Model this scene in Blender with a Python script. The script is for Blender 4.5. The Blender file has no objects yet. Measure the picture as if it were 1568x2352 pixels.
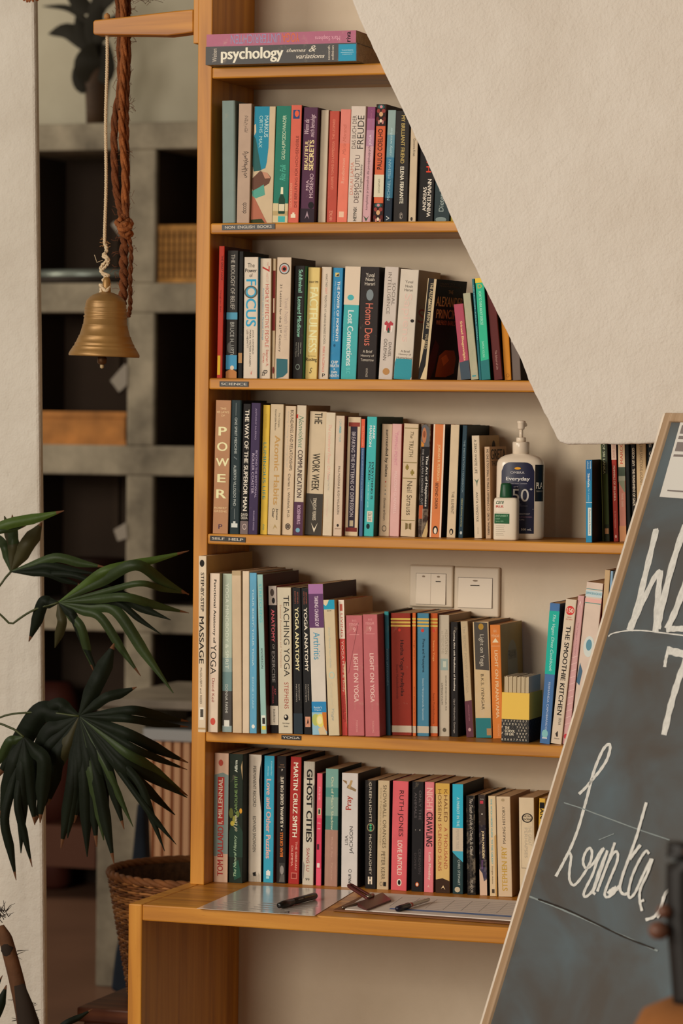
import bpy, bmesh, math, random
from mathutils import Vector, Matrix
random.seed(7)
sc = bpy.context.scene
COL = sc.collection
V3 = Vector

# ---------------------------------------------------------------- camera
FPX, YAW, PIT, ROL = 7600.0, .3336, .0304, .0109
CAM = V3((2.1916, -5.5829, 1.62))
FW = V3((-math.sin(YAW)*math.cos(PIT), math.cos(YAW)*math.cos(PIT), -math.sin(PIT)))
_r = V3((math.cos(YAW), math.sin(YAW), 0)); _u = _r.cross(FW)
RT = _r*math.cos(ROL) + _u*math.sin(ROL)
UP = -_r*math.sin(ROL) + _u*math.cos(ROL)
cd = bpy.data.cameras.new('camera'); cam = bpy.data.objects.new('camera', cd); COL.objects.link(cam)
cd.sensor_fit = 'HORIZONTAL'; cd.sensor_width = 24.0; cd.lens = FPX/1568*24
cd.clip_start = .1; cd.clip_end = 60
cd.dof.use_dof = True; cd.dof.focus_distance = 5.75; cd.dof.aperture_fstop = 6.5
M = Matrix.Identity(4)
for i in range(3):
    M[i][0] = RT[i]; M[i][1] = UP[i]; M[i][2] = -FW[i]; M[i][3] = CAM[i]
cam.matrix_world = M
sc.camera = cam

# ---------------------------------------------------------------- world, lamps, exposure
w = bpy.data.worlds.new('world'); sc.world = w; w.use_nodes = True
w.node_tree.nodes['Background'].inputs[0].default_value = (1.0, .82, .62, 1)
w.node_tree.nodes['Background'].inputs[1].default_value = .17
def area(name, loc, target, size, size_y, power, col):
    l = bpy.data.lights.new(name, 'AREA'); l.shape = 'RECTANGLE'; l.size = size; l.size_y = size_y
    l.energy = power; l.color = col
    o = bpy.data.objects.new(name, l); COL.objects.link(o); o.location = loc
    o.rotation_euler = (V3(target)-V3(loc)).to_track_quat('-Z', 'Y').to_euler()
    return o
area('window_daylight', (-3.1, -4.5, 2.9), (.3, .1, 1.4), 1.8, 1.5, 152, (1.0, .925, .82))
area('front_fill', (-.9, -6.3, 2.0), (.6, 0, 1.3), 1.5, 1.9, 148, (1.0, .905, .78))  # added frontal fill lamp near the camera, brightens books and wall
area('back_room_fill', (-5.0, 3.4, 2.6), (-2.4, 5.0, 1.6), 1.5, 1.5, 52, (1.0, .89, .72))  # added fill lamp out of view, brightens the pigeonhole unit
vs = sc.view_settings
vs.view_transform = 'Standard'; vs.look = 'None'; vs.gamma = 1.0; vs.exposure = -.1; vs.use_curve_mapping = False
try: sc.render.film_transparent = False
except Exception: pass

# ---------------------------------------------------------------- from picture positions to points on real planes
def ray(x, y): return RT*((x-784)/FPX) - UP*((y-1176)/FPX) + FW
def UY(x, y, Y): d = ray(x, y); return CAM + d*((Y-CAM.y)/d.y)
def UZ(x, y, Z): d = ray(x, y); return CAM + d*((Z-CAM.z)/d.z)
def UPL(x, y, P0, n): d = ray(x, y); return CAM + d*((P0-CAM).dot(n)/d.dot(n))

# ---------------------------------------------------------------- materials
def lin(c): return c/12.92 if c <= .04045 else ((c+.055)/1.055)**2.4
def hexl(h, gain=1.0):
    c = [lin(int(h[i:i+2], 16)/255) for i in (0, 2, 4)]; l = max(c)
    if gain > 1.05: gain *= .36+.64*min(1, l/.3)      # dark inks take little light
    return tuple(min(.92, x*gain) for x in c) + (1,)
_mc = {}
def mat(h, rough=.5, gain=1.0, bump=0, bscale=60, var=0, vscale=8, metal=0, spec=.35, coat=0, wear=0):
    k = (h, rough, gain, bump, bscale, var, vscale, metal, spec, coat, wear)
    if k in _mc: return _mc[k]
    m = bpy.data.materials.new('surface_' + h); m.use_nodes = True
    nt = m.node_tree; b = nt.nodes['Principled BSDF']; c = hexl(h, gain)
    b.inputs['Base Color'].default_value = c; b.inputs['Roughness'].default_value = rough
    b.inputs['Metallic'].default_value = metal; b.inputs['Specular IOR Level'].default_value = spec
    if coat: b.inputs['Coat Weight'].default_value = coat; b.inputs['Coat Roughness'].default_value = .12
    tc = nt.nodes.new('ShaderNodeTexCoord')
    src = None
    if var:
        n = nt.nodes.new('ShaderNodeTexNoise'); n.inputs['Scale'].default_value = vscale; n.inputs['Detail'].default_value = 5
        nt.links.new(tc.outputs['Object'], n.inputs['Vector'])
        r = nt.nodes.new('ShaderNodeValToRGB'); r.color_ramp.elements[0].position = .3; r.color_ramp.elements[1].position = .7
        r.color_ramp.elements[0].color = tuple(max(0, x*(1-var)) for x in c[:3]) + (1,)
        r.color_ramp.elements[1].color = tuple(min(.95, x*(1+var)) for x in c[:3]) + (1,)
        nt.links.new(n.outputs['Fac'], r.inputs[0]); src = r.outputs[0]
        nt.links.new(src, b.inputs['Base Color'])
    if wear:
        n = nt.nodes.new('ShaderNodeTexNoise'); n.inputs['Scale'].default_value = 45; n.inputs['Detail'].default_value = 8
        n.inputs['Roughness'].default_value = .7
        nt.links.new(tc.outputs['Object'], n.inputs['Vector'])
        r = nt.nodes.new('ShaderNodeValToRGB'); r.color_ramp.elements[0].position = .66-.12*wear; r.color_ramp.elements[1].position = .72
        nt.links.new(n.outputs['Fac'], r.inputs[0])
        mx = nt.nodes.new('ShaderNodeMixRGB'); nt.links.new(r.outputs[0], mx.inputs[0])
        mu = nt.nodes.new('ShaderNodeMath'); mu.operation = 'MULTIPLY'; mu.inputs[1].default_value = min(1, .35*wear)
        nt.links.new(r.outputs[0], mu.inputs[0]); nt.links.new(mu.outputs[0], mx.inputs[0])
        if src: nt.links.new(src, mx.inputs[1])
        else: mx.inputs[1].default_value = c
        mx.inputs[2].default_value = hexl('c9b79c', gain)
        nt.links.new(mx.outputs[0], b.inputs['Base Color'])
    if bump:
        n = nt.nodes.new('ShaderNodeTexNoise'); n.inputs['Scale'].default_value = bscale; n.inputs['Detail'].default_value = 6
        nt.links.new(tc.outputs['Object'], n.inputs['Vector'])
        bp = nt.nodes.new('ShaderNodeBump'); bp.inputs['Strength'].default_value = bump; bp.inputs['Distance'].default_value = .004
        nt.links.new(n.outputs['Fac'], bp.inputs['Height']); nt.links.new(bp.outputs[0], b.inputs['Normal'])
    _mc[k] = m; return m

def wood(name, c0, c1, c2, axis='X', rough=.42, scale=1.0):
    m = bpy.data.materials.new(name); m.use_nodes = True; nt = m.node_tree; b = nt.nodes['Principled BSDF']
    tc = nt.nodes.new('ShaderNodeTexCoord'); mp = nt.nodes.new('ShaderNodeMapping')
    s = [26*scale, 26*scale, 26*scale]; s['XYZ'.index(axis)] = 1.6*scale
    mp.inputs['Scale'].default_value = s
    nt.links.new(tc.outputs['Object'], mp.inputs[0])
    n = nt.nodes.new('ShaderNodeTexNoise'); n.inputs['Scale'].default_value = 1.5; n.inputs['Detail'].default_value = 7; n.inputs['Distortion'].default_value = .5
    nt.links.new(mp.outputs[0], n.inputs['Vector'])
    r = nt.nodes.new('ShaderNodeValToRGB'); e = r.color_ramp.elements
    e[0].position = .25; e[0].color = hexl(c0); e[1].position = .75; e[1].color = hexl(c2)
    x = e.new(.5); x.color = hexl(c1)
    nt.links.new(n.outputs['Fac'], r.inputs[0])
    n2 = nt.nodes.new('ShaderNodeTexNoise'); n2.inputs['Scale'].default_value = 60; n2.inputs['Detail'].default_value = 3
    nt.links.new(mp.outputs[0], n2.inputs['Vector'])
    r2 = nt.nodes.new('ShaderNodeValToRGB'); r2.color_ramp.elements[0].position = .68; r2.color_ramp.elements[1].position = .74
    nt.links.new(n2.outputs['Fac'], r2.inputs[0])
    mx = nt.nodes.new('ShaderNodeMixRGB'); mx.inputs[2].default_value = hexl(c0, .8)
    mu = nt.nodes.new('ShaderNodeMath'); mu.operation = 'MULTIPLY'; mu.inputs[1].default_value = .55
    nt.links.new(r2.outputs[0], mu.inputs[0]); nt.links.new(mu.outputs[0], mx.inputs[0])
    nt.links.new(r.outputs[0], mx.inputs[1]); nt.links.new(mx.outputs[0], b.inputs['Base Color'])
    b.inputs['Roughness'].default_value = rough; b.inputs['Coat Weight'].default_value = .06; b.inputs['Coat Roughness'].default_value = .2; b.inputs['Specular IOR Level'].default_value = .3
    return m
WX = wood('oiled_wood_along', '9c6020', 'c4832c', 'd8993c', 'X')
WZ = wood('oiled_wood_upright', '9c6020', 'c4832c', 'd8993c', 'Z')
WY = wood('oiled_wood_deep', 'b87224', 'cf8a34', 'd99540', 'Y')

def plaster(name, h, h2, bump=.5, scale=55, fine=220, gl=0):
    m = bpy.data.materials.new(name); m.use_nodes = True; nt = m.node_tree; b = nt.nodes['Principled BSDF']
    b.inputs['Roughness'].default_value = .85; b.inputs['Specular IOR Level'].default_value = .25
    tc = nt.nodes.new('ShaderNodeTexCoord')
    n = nt.nodes.new('ShaderNodeTexNoise'); n.inputs['Scale'].default_value = 5; n.inputs['Detail'].default_value = 8; n.inputs['Roughness'].default_value = .6
    r = nt.nodes.new('ShaderNodeValToRGB'); r.color_ramp.elements[0].position = .3; r.color_ramp.elements[1].position = .7
    r.color_ramp.elements[0].color = hexl(h2); r.color_ramp.elements[1].color = hexl(h)
    nt.links.new(tc.outputs['Object'], n.inputs['Vector']); nt.links.new(n.outputs['Fac'], r.inputs[0]); nt.links.new(r.outputs[0], b.inputs['Base Color'])
    n1 = nt.nodes.new('ShaderNodeTexNoise'); n1.inputs['Scale'].default_value = scale; n1.inputs['Detail'].default_value = 3
    n2 = nt.nodes.new('ShaderNodeTexNoise'); n2.inputs['Scale'].default_value = fine; n2.inputs['Detail'].default_value = 2
    for q in (n1, n2): nt.links.new(tc.outputs['Object'], q.inputs['Vector'])
    ad = nt.nodes.new('ShaderNodeMath'); ad.operation = 'MULTIPLY_ADD'; ad.inputs[1].default_value = .45
    nt.links.new(n2.outputs['Fac'], ad.inputs[0]); nt.links.new(n1.outputs['Fac'], ad.inputs[2])
    bp = nt.nodes.new('ShaderNodeBump'); bp.inputs['Strength'].default_value = bump; bp.inputs['Distance'].default_value = .003
    nt.links.new(ad.outputs[0], bp.inputs['Height']); nt.links.new(bp.outputs[0], b.inputs['Normal'])
    return m
PL_STAIR = plaster('rough_white_plaster', 'e4ddd3', 'd9d0c4', 1.0, 38, 190)
PL_COL = plaster('rough_pale_plaster', 'd6d0c4', 'c4bcae', .8, 60, 260)
PL_WALL = plaster('smooth_cream_plaster', 'e2d2ba', 'd6c5ab', .25, 30, 160)
PL_BACK = plaster('smooth_grey_plaster', 'cfc8b2', 'c3bba5', .15, 20, 90)
CONC = plaster('mottled_concrete', 'c6baa2', '776f60', .2, 12, 60)

# ---------------------------------------------------------------- mesh helpers
def link(name, me, parent=None, loc=None, rot=None):
    o = bpy.data.objects.new(name, me); COL.objects.link(o)
    if parent is not None: o.parent = parent
    if loc is not None: o.location = loc
    if rot is not None: o.rotation_euler = rot
    return o
class MB:
    def __init__(s): s.v = []; s.f = []; s.m = []; s.mats = []; s.sm = []
    def mi(s, m):
        if m not in s.mats: s.mats.append(m)
        return s.mats.index(m)
    def add(s, vs_, fs, m, smooth=False):
        k = len(s.v); s.v += [tuple(p) for p in vs_]; i = s.mi(m)
        for f in fs: s.f.append(tuple(a+k for a in f)); s.m.append(i); s.sm.append(smooth)
    def box(s, a, b, m):
        x0, y0, z0 = a; x1, y1, z1 = b
        s.add([(x0,y0,z0),(x1,y0,z0),(x1,y1,z0),(x0,y1,z0),(x0,y0,z1),(x1,y0,z1),(x1,y1,z1),(x0,y1,z1)],
              [(0,3,2,1),(4,5,6,7),(0,1,5,4),(1,2,6,5),(2,3,7,6),(3,0,4,7)], m)
    def prism(s, pts, d, m):          # closed outline (list of 3d points) pushed along vector d
        n = len(pts); d = V3(d)
        s.add([V3(p) for p in pts] + [V3(p)+d for p in pts],
              [tuple(range(n))[::-1], tuple(range(n, 2*n))] + [(i, (i+1) % n, n+(i+1) % n, n+i) for i in range(n)], m)
    def lathe(s, prof, c, m, n=32, smooth=True, caps=True):
        k = len(prof); vs_ = []
        for r, z in prof:
            for j in range(n):
                a = 2*math.pi*j/n; vs_.append((c[0]+r*math.cos(a), c[1]+r*math.sin(a), c[2]+z))
        fs = [(i*n+j, i*n+(j+1) % n, (i+1)*n+(j+1) % n, (i+1)*n+j) for i in range(k-1) for j in range(n)]
        if caps: fs += [tuple(range(n))[::-1], tuple(range((k-1)*n, k*n))]
        s.add(vs_, fs, m, smooth)
    def tube(s, pts, r, m, n=8, smooth=True):
        pts = [V3(p) for p in pts]; rs = r if isinstance(r, (list, tuple)) else [r]*len(pts)
        vs_ = []; up = V3((0, 0, 1))
        for i, p in enumerate(pts):
            t = (pts[min(i+1, len(pts)-1)] - pts[max(i-1, 0)]).normalized()
            a = t.cross(up)
            if a.length < .05: a = t.cross(V3((1, 0, 0)))
            a.normalize(); b = t.cross(a)
            for j in range(n):
                q = 2*math.pi*j/n; vs_.append(p + (a*math.cos(q)+b*math.sin(q))*rs[i])
        k = len(pts)
        fs = [(i*n+j, i*n+(j+1) % n, (i+1)*n+(j+1) % n, (i+1)*n+j) for i in range(k-1) for j in range(n)]
        fs += [tuple(range(n))[::-1], tuple(range((k-1)*n, k*n))]
        s.add(vs_, fs, m, smooth)
    def build(s, name, parent=None, loc=None, rot=None, bevel=0, seg=2):
        me = bpy.data.meshes.new(name); me.from_pydata(s.v, [], s.f)
        for m in s.mats: me.materials.append(m)
        me.polygons.foreach_set('material_index', s.m); me.polygons.foreach_set('use_smooth', s.sm)
        me.update()
        o = link(name, me, parent, loc, rot)
        if bevel:
            b = o.modifiers.new('bevel', 'BEVEL'); b.width = bevel; b.segments = seg; b.limit_method = 'ANGLE'; b.angle_limit = .6
        return o
def tag(o, label=None, cat=None, group=None, kind=None):
    if label: o['label'] = label
    if cat: o['category'] = cat
    if group: o['group'] = group
    if kind: o['kind'] = kind
    return o
def empty(name, loc, rot=None):
    o = link(name, None, None, loc, rot); o.empty_display_size = .05; return o
def spline(pts, n=8):
    pts = [V3(p) for p in pts]; P = [pts[0]*2-pts[1]] + pts + [pts[-1]*2-pts[-2]]; out = []
    for i in range(1, len(P)-2):
        a, b, c, d = P[i-1:i+3]
        for k in range(n):
            t = k/n
            out.append(.5*((2*b) + (c-a)*t + (2*a-5*b+4*c-d)*t*t + (3*b-a-3*c+d)*t**3))
    out.append(pts[-1]); return out

# ---------------------------------------------------------------- lettering: glyph outlines laid onto a surface
_tc = {}
def glyphs(s, bold=0, ital=0):
    k = (s, bold, ital)
    if k in _tc: return _tc[k]
    c = bpy.data.curves.new('t', 'FONT'); c.body = s; c.resolution_u = 4; c.shear = .35*ital
    c.align_x = 'CENTER'
    if '\n' in s: c.space_line = .85
    o = bpy.data.objects.new('t', c); me = o.to_mesh()
    vs_ = [(v.co.x, v.co.y) for v in me.vertices]; fs = [tuple(p.vertices) for p in me.polygons]
    o.to_mesh_clear(); bpy.data.objects.remove(o); bpy.data.curves.remove(c)
    nw = 1
    if vs_:
        nw = max(.2, max(q_[0] for q_ in vs_)-min(q_[0] for q_ in vs_))
        x0 = min(p[0] for p in vs_); x1 = max(p[0] for p in vs_); y0 = min(p[1] for p in vs_); y1 = max(p[1] for p in vs_)
        vs_ = [((x-x0)/max(1e-6, x1-x0), (y-y0)/max(1e-6, y1-y0)) for x, y in vs_]
    _tc[k] = (vs_, fs, nw); return _tc[k]
def draw(mb, els, fn):
    """els: print elements in (u across, v down) of a face; fn maps (u, v) to a point on that face"""
    fn0 = fn
    for q, e in enumerate(els):
        k = e[0]; fn = lambda u, v, kk, q=q: fn0(u, v, 1+q*.22)
        if k in 'hdux':
            _, s, u0, u1, v0, v1, h = e[:7]; st = e[7] if len(e) > 7 else ''
            vs_, fs, nw = glyphs(s, 0, 1 if 'i' in st else 0); nb = st.count('b'); nb = nb+1 if nb else 0
            for cp_ in range(1+nb):
              sh = (cp_-nb/2)*.022/nw; out = []
              for tx, ty in vs_:
                tx += sh; ty += (cp_ % 2)*.012*(1 if nb else 0)
                if k == 'h': u, v = u0+tx*(u1-u0), v1-ty*(v1-v0)
                elif k == 'd': v, u = v0+tx*(v1-v0), u0+ty*(u1-u0)
                elif k == 'u': v, u = v1-tx*(v1-v0), u1-ty*(u1-u0)
                else: u, v = u1-tx*(u1-u0), v0+ty*(v1-v0)
                out.append(fn0(u, v, 1+q*.22+cp_*.05))
              mb.add(out, fs, mat(h, .55, PG, spec=.15))
        elif k == 'r':
            _, u0, u1, v0, v1, h = e
            mb.add([fn(u0, v1, 1), fn(u1, v1, 1), fn(u1, v0, 1), fn(u0, v0, 1)], [(0, 1, 2, 3)], mat(h, .55, PG, spec=.15))
        elif k == 'o':
            _, u0, u1, v0, v1, h = e
            pts = [((u0+u1)/2+(u1-u0)/2*math.cos(a*math.pi/10), (v0+v1)/2-(v1-v0)/2*math.sin(a*math.pi/10)) for a in range(20)]
            mb.add([fn(a, b, 2) for a, b in pts], [tuple(range(20))], mat(h, .55, PG, spec=.15))
        elif k == 'O':
            _, u0, u1, v0, v1, h = e; vs_ = []
            for a in range(20):
                for rr in (1, .78):
                    vs_.append(fn((u0+u1)/2+rr*(u1-u0)/2*math.cos(a*math.pi/10), (v0+v1)/2-rr*(v1-v0)/2*math.sin(a*math.pi/10), 2))
            mb.add(vs_, [(2*i, (2*i+2) % 40, (2*i+3) % 40, 2*i+1) for i in range(20)], mat(h, .55, PG, spec=.15))
        elif k == 'p':
            _, pts, h = e
            mb.add([fn(a, b, 2) for a, b in pts], [tuple(range(len(pts)))], mat(h, .55, PG, spec=.15))
PG = 1.35      # prints and covers: pigment strength

# ================================================================= the setting
D = .218; XL = -.0272; DY = -.262; XD = -.0385
ZS = [2.238, 1.9573, 1.6776, 1.3958, 1.039, .7565]
def slab(name, a, b, m, bevel=0, kind='structure', parent=None):
    q = MB(); q.box(a, b, m); o = q.build(name, parent, bevel=bevel)
    if kind and parent is None: o['kind'] = kind
    return o
FLOOR = mat('7d5b48', .42, 1.0, .05, 30, .12, 3)
slab('floor', (-7, -6.5, -.1), (4, 5.3, 0), FLOOR)
slab('wall_right', (-.0272, D, 0), (3.2, D+.12, 3.0), PL_WALL)
slab('wall_light_blocker', (1.8, -2.0, 0), (1.95, D, 3.0), PL_WALL)  # unseen wall added to block ambient light from the right
slab('wall_back', (-7, 4.9, 0), (4, 5.05, 4.2), PL_BACK)
# thin plastered wall edge on the left, splayed towards its foot
q = MB(); Y = .23
edge = [(70, -900), (78, -40), (80, 120), (83, 400), (88, 800), (92, 1200), (95, 1600), (98, 2000), (101, 2352), (104, 3100)]
pts = [UY(x, y, Y) for x, y in edge]
pts[-1].z = 0
left = [V3((-1.6, Y, 0)), V3((-1.6, Y, pts[0].z))]
q.prism(pts + left, (0, .022, 0), PL_COL)
o = q.build('wall_left', bevel=.006); o['kind'] = 'structure'
# staircase side, rough plaster, in front of the shelves
q = MB(); Y = -.10
edge = [(770, -160), (800, -20), (823, 40), (862, 125), (908, 221), (960, 330), (997, 412), (1030, 487), (1062, 559), (1083, 600), (1121, 680),
        (1160, 757), (1197, 830), (1212, 872), (1227, 904), (1240, 932), (1256, 962), (1270, 990), (1277, 1006), (1286, 1016), (1302, 1021),
        (1350, 1021), (1420, 1020), (1490, 1019), (1560, 1019), (1700, 1021)]
pts = []
rnd = random.Random(3)
for i in range(len(edge)-1):
    (x0, y0), (x1, y1) = edge[i], edge[i+1]; n = max(1, int(math.hypot(x1-x0, y1-y0)/14))
    for k in range(n):
        t = k/n; j = 1.1 if y0 < 900 else 2.2
        pts.append(UY(x0+(x1-x0)*t+rnd.uniform(-j, j)*.6, y0+(y1-y0)*t+rnd.uniform(-j, j)*.5, Y))
pts.append(UY(1700, 1021, Y)); pts.append(UY(1700, -160, Y))
q.prism(pts, (0, .088, 0), PL_STAIR)
o = q.build('wall_staircase', bevel=.004, seg=3); o['kind'] = 'structure'

# ---------------------------------------------------------------- bookcase with desk
bc = tag(empty('bookcase', (.4, 0, 0)), 'orange-brown wooden bookcase with built-in desk against the cream wall', 'bookcase')
inv = V3((-.4, 0, 0))
def part(name, a, b, m, bevel=.0015, parent=bc, label=None):
    q = MB(); q.box(V3(a)+inv, V3(b)+inv, m); o = q.build(name, parent, bevel=bevel)
    if label: o['label'] = label
    return o
part('upright', (XL, 0, ZS[5]), (0, D-.001, 2.75), WZ)
ymap = {0: (147, 154.5, 180), 1: (0, 512.7, 537), 2: (0, 868.5, 894), 3: (0, 1225, 1247), 4: (0, 1677, 1703)}
shelfs = []
for i in range(5):
    th = [.0205, .0195, .0205, .0190, .0215][i]
    o = part('shelf', (0.0002, 0, ZS[i]-th), (1.35, D-.001, ZS[i]), WX, .003)
    shelfs.append(o)
part('desk_top', (XD+.0262, DY, ZS[5]-.0285), (1.35, D-.001, ZS[5]), WX, .0025)
part('end_panel', (XD, DY, 0.0), (XD+.026, D-.001, ZS[5]), WZ, .0025)
part('desk_rail', (XD+.0262, D-.021, ZS[5]-.05), (1.35, D-.001, ZS[5]-.029), WX)
# arm that carries the bell
q = MB()
arm = [(213, 50), (217, 46), (300, 37), (400, 25), (444, 21), (444, 74), (425, 77), (385, 82), (330, 81), (217, 80), (213, 76)]
q.prism([UY(x, y, .012)+inv for x, y in arm], (0, .034, 0), WX)
q.build('bell_arm', bc, bevel=.003)
q = MB(); a = UY(443.5, 100, .004); b = UY(454, -60, .004)
q.box(V3((a.x, .004, a.z))+inv, V3((XL-.0001, .058, b.z))+inv, WZ); q.build('arm_bracket', bc, bevel=.0015)
# stuck-on shelf strips
def strip(shelf_i, x0, x1, y0, y1, text, tilt=0):
    a = UY(x0, y0, -.0015); b = UY(x1, y1, -.0015)
    w_ = b.x-a.x; h_ = a.z-b.z; o = empty('x', (0, 0, 0)); bpy.data.objects.remove(o)
    q = MB(); q.box((0, 0, 0), (w_, .0014, h_), mat('1c1917', .3)); 
    s = q.build('label_strip', bc, loc=V3((a.x, -.0015, b.z+.0002))+inv, rot=(0, tilt, 0)); s['label'] = 'black embossed label strip with white letters'
    q = MB(); draw(q, [('h', text, .06, .94, .25, .75, 'b9b2a6', 'b')], lambda u, v, k: (u*w_, -.0001-.0001*k, h_*(1-v)))
    q.build('lettering', s)
strip(1, 509.5, 631, 516.5, 528, 'NON  ENGLISH  BOOKS', -.012)
strip(2, 504, 570, 876, 888.5, 'SCIENCE', .004)
strip(3, 482, 563, 1230.5, 1244, 'SELF  HELP', .025)
strip(4, 646, 691, 1688.5, 1700.5, 'YOGA')

# ---------------------------------------------------------------- wall switches
def plate(x0, x1, y0, y1, rockers, label):
    a = UY(x0, y1, D-.012); b = UY(x1, y0, D-.012)
    W_, H_ = b.x-a.x, b.z-a.z
    P = mat('d9c9b0', .35); P2 = mat('dfcfb6', .3); DK = mat('4a3c30', .6)
    t = tag(empty('light_switch', (a.x, D-.0005, a.z)), label, 'switch', 'light switches on the wall between the shelves')
    q = MB(); q.box((0, -.0105, 0), (W_, 0, H_), P); q.build('face_plate', t, bevel=.003, seg=3)
    for (u0, u1, v0, v1, mark) in rockers:
        q = MB(); q.box((u0*W_-.0006, -.0112, H_*(1-v1)-.0006), (u1*W_+.0006, -.0104, H_*(1-v0)+.0006), DK)
        q.add([(u0*W_, -.0108, H_*(1-v1)), (u1*W_, -.0108, H_*(1-v1)), (u1*W_, -.0108, H_*(1-v0)), (u0*W_, -.0108, H_*(1-v0)),
               (u0*W_, -.0135, H_*(1-v1)), (u1*W_, -.0135, H_*(1-v1)), (u1*W_, -.0115, H_*(1-v0)), (u0*W_, -.0115, H_*(1-v0))],
              [(4, 5, 6, 7), (0, 1, 5, 4), (1, 2, 6, 5), (2, 3, 7, 6), (3, 0, 4, 7)], P2)
        fn = lambda u, v, k: ((u0+(u1-u0)*u)*W_, -.0142+.0019*(1-v)*0-.0002*k+ .0016*(1-v), H_*(1-(v0+(v1-v0)*v)))
        draw(q, [('o', .5-.09*mark[0], .5+.09*mark[0], .06, .12, '8c7c69')] + ([('r', .5-.17*mark[0], .5+.16*mark[0], .235, .26, '3a2f28')] if mark[1] else []), fn)
        q.build('rocker', t)
plate(938, 1040, 1300, 1393, [(.17, .50, .2, .93, (1, 0)), (.505, .84, .2, .93, (1, 1))], 'double light switch with two narrow rockers on the cream wall')
plate(1041, 1146, 1304, 1415, [(.10, .85, .22, .82, (.8, 1))], 'single wide-rocker light switch right of the double one')

# ---------------------------------------------------------------- brass bell on its cord
bx = UY(240, 700, .03); K = 1/1258.
BR = mat('9a743f', .45, 1.0, .1, 40, .18, 14, metal=.4, spec=.6)
t = tag(empty('bell', (bx.x, .03, UY(240, 819, .03).z)), 'brass hand-rung bell hanging on a twisted white cord from the wooden arm', 'bell')
q = MB()
prof = [(82, 819), (83.2, 817), (83, 813.5), (79, 806), (74, 799), (74.6, 798), (72, 796.5), (69.5, 791), (70.2, 790), (67.5, 787.5), (61.5, 774), (62.2, 773), (59.6, 771), (55.5, 758), (52.8, 748), (53.4, 747), (51.6, 745.5),
        (50.6, 733), (49.2, 731), (51.4, 728.5), (51.2, 726), (48.6, 723.5), (50.2, 720.5), (50.2, 715), (48.4, 713), (49.8, 710.5), (49.4, 707), (47.4, 705), (48.9, 702.5), (46.9, 700), (48.2, 697.5), (46, 695.2), (46.6, 692.5), (45, 690), (40, 684), (31, 677), (20, 672.5), (12, 670)]
pr = [(r*K*.985, (819-y)*K) for r, y in prof]
inner = [(r*K*.93, (819-y)*K-.002) for r, y in prof[::-1] if y > 690]
q.lathe([(x, z) for x, z in pr], (0, 0, 0), BR, 48, caps=False)
q.add([], [], BR)
q.lathe([(pr[0][0], 0), (.060, .001), (.052, .018), (.04, .045), (.036, .09), (.01, .105)], (0, 0, 0), mat('3a2716', .6, 1, metal=.5), 32, caps=False)
bb = q.build('bell_body', t, rot=(0, .028, 0))
q = MB(); q.lathe([(.011, .112), (.0085, .118), (.0075, .130), (.007, .140), (.0045, .146)], (0, 0, 0), BR, 16); q.build('stem', bb)
q = MB(); q.tube([(-.003, 0, .04), (-.004, 0, -.004)], .0022, mat('4a3524', .5)); q.lathe([(.002, -.016), (.0085, -.012), (.009, -.003), (.003, .004)], (-.004, 0, 0), mat('5a3c22', .5, metal=.6), 14)
q.lathe([(.0015, -.022), (.0036, -.02), (.0036, -.016), (.002, -.013)], (-.004, 0, 0), mat('b7a078', .4), 10)
q.build('clapper', t)
ROPE = mat('c9b393', .9, 1.2, .6, 300)
def twist(q, pts, r, m, turns, ply=2, off=.5, n=6):
    pts = [V3(p) for p in pts]; N = len(pts)
    for j in range(ply):
        out = []
        for i, p in enumerate(pts):
            a = 2*math.pi*(turns*i/(N-1) + j/ply)
            out.append(p + V3((math.cos(a), math.sin(a), 0))*r*off)
        q.tube(out, r*.62, m, n)
q = MB()
L0 = UY(240, 60, .03).z - t.location.z; L1 = UY(240, 560, .03).z - t.location.z; L2 = .132
z_ = lambda k: L0 + (L1-L0)*k/220
twist(q, [(.001*math.sin(k*.05), 0, z_(k)) for k in range(221)], .0032, ROPE, 46)
kn = spline([(0, 0, L1), (.003, 0, L1-.012), (-.004, .002, L1-.022), (.006, -.003, L1-.03), (-.006, 0, L1-.04), (-.005, -.003, L1-.052), (.007, 0, L1-.058), (-.004, .003, L1-.066), (.006, -.003, L1-.074), (-.002, 0, L1-.084), (-.006, -.006, L2), (.006, -.008, L2-.012), (.009, .0, L2-.002), (.003, .006, L2+.004), (-.007, .002, L2-.006), (-.006, -.003, L2-.026)], 7)
twist(q, kn, .0036, ROPE, 14)
kn2 = spline([(0, 0, L1-.02), (.007, 0, L1-.028), (.008, -.004, L1-.036), (0, -.006, L1-.046), (-.007, -.002, L1-.05), (.002, 0, L1-.062), (.008, .0, L1-.07), (0, 0, L1-.08), (0, .008, L2)], 6)
twist(q, kn2, .003, ROPE, 9)
for k in range(10):
    a = random.uniform(0, 6.28); z0 = L1 + random.uniform(-.004, .012)
    q.tube([(0, 0, z0), (math.cos(a)*.006, math.sin(a)*.003, z0-.004*random.random()), (math.cos(a)*.011, 0, z0+random.uniform(-.004, .006))], .0005, mat('a5764a', .9), 4)
q.tube([(-.004, 0, L1-.03), (-.016, 0, L1-.034), (-.021, 0, L1-.02)], .0006, ROPE, 4)
q.lathe([(.002, 0), (.006, .003), (.005, .009), (.001, .012)], (0, 0, UY(240, 45, .03).z-t.location.z), mat('b5804a', .9, 1, .6, 300), 10)
q.build('cord', t)

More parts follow.
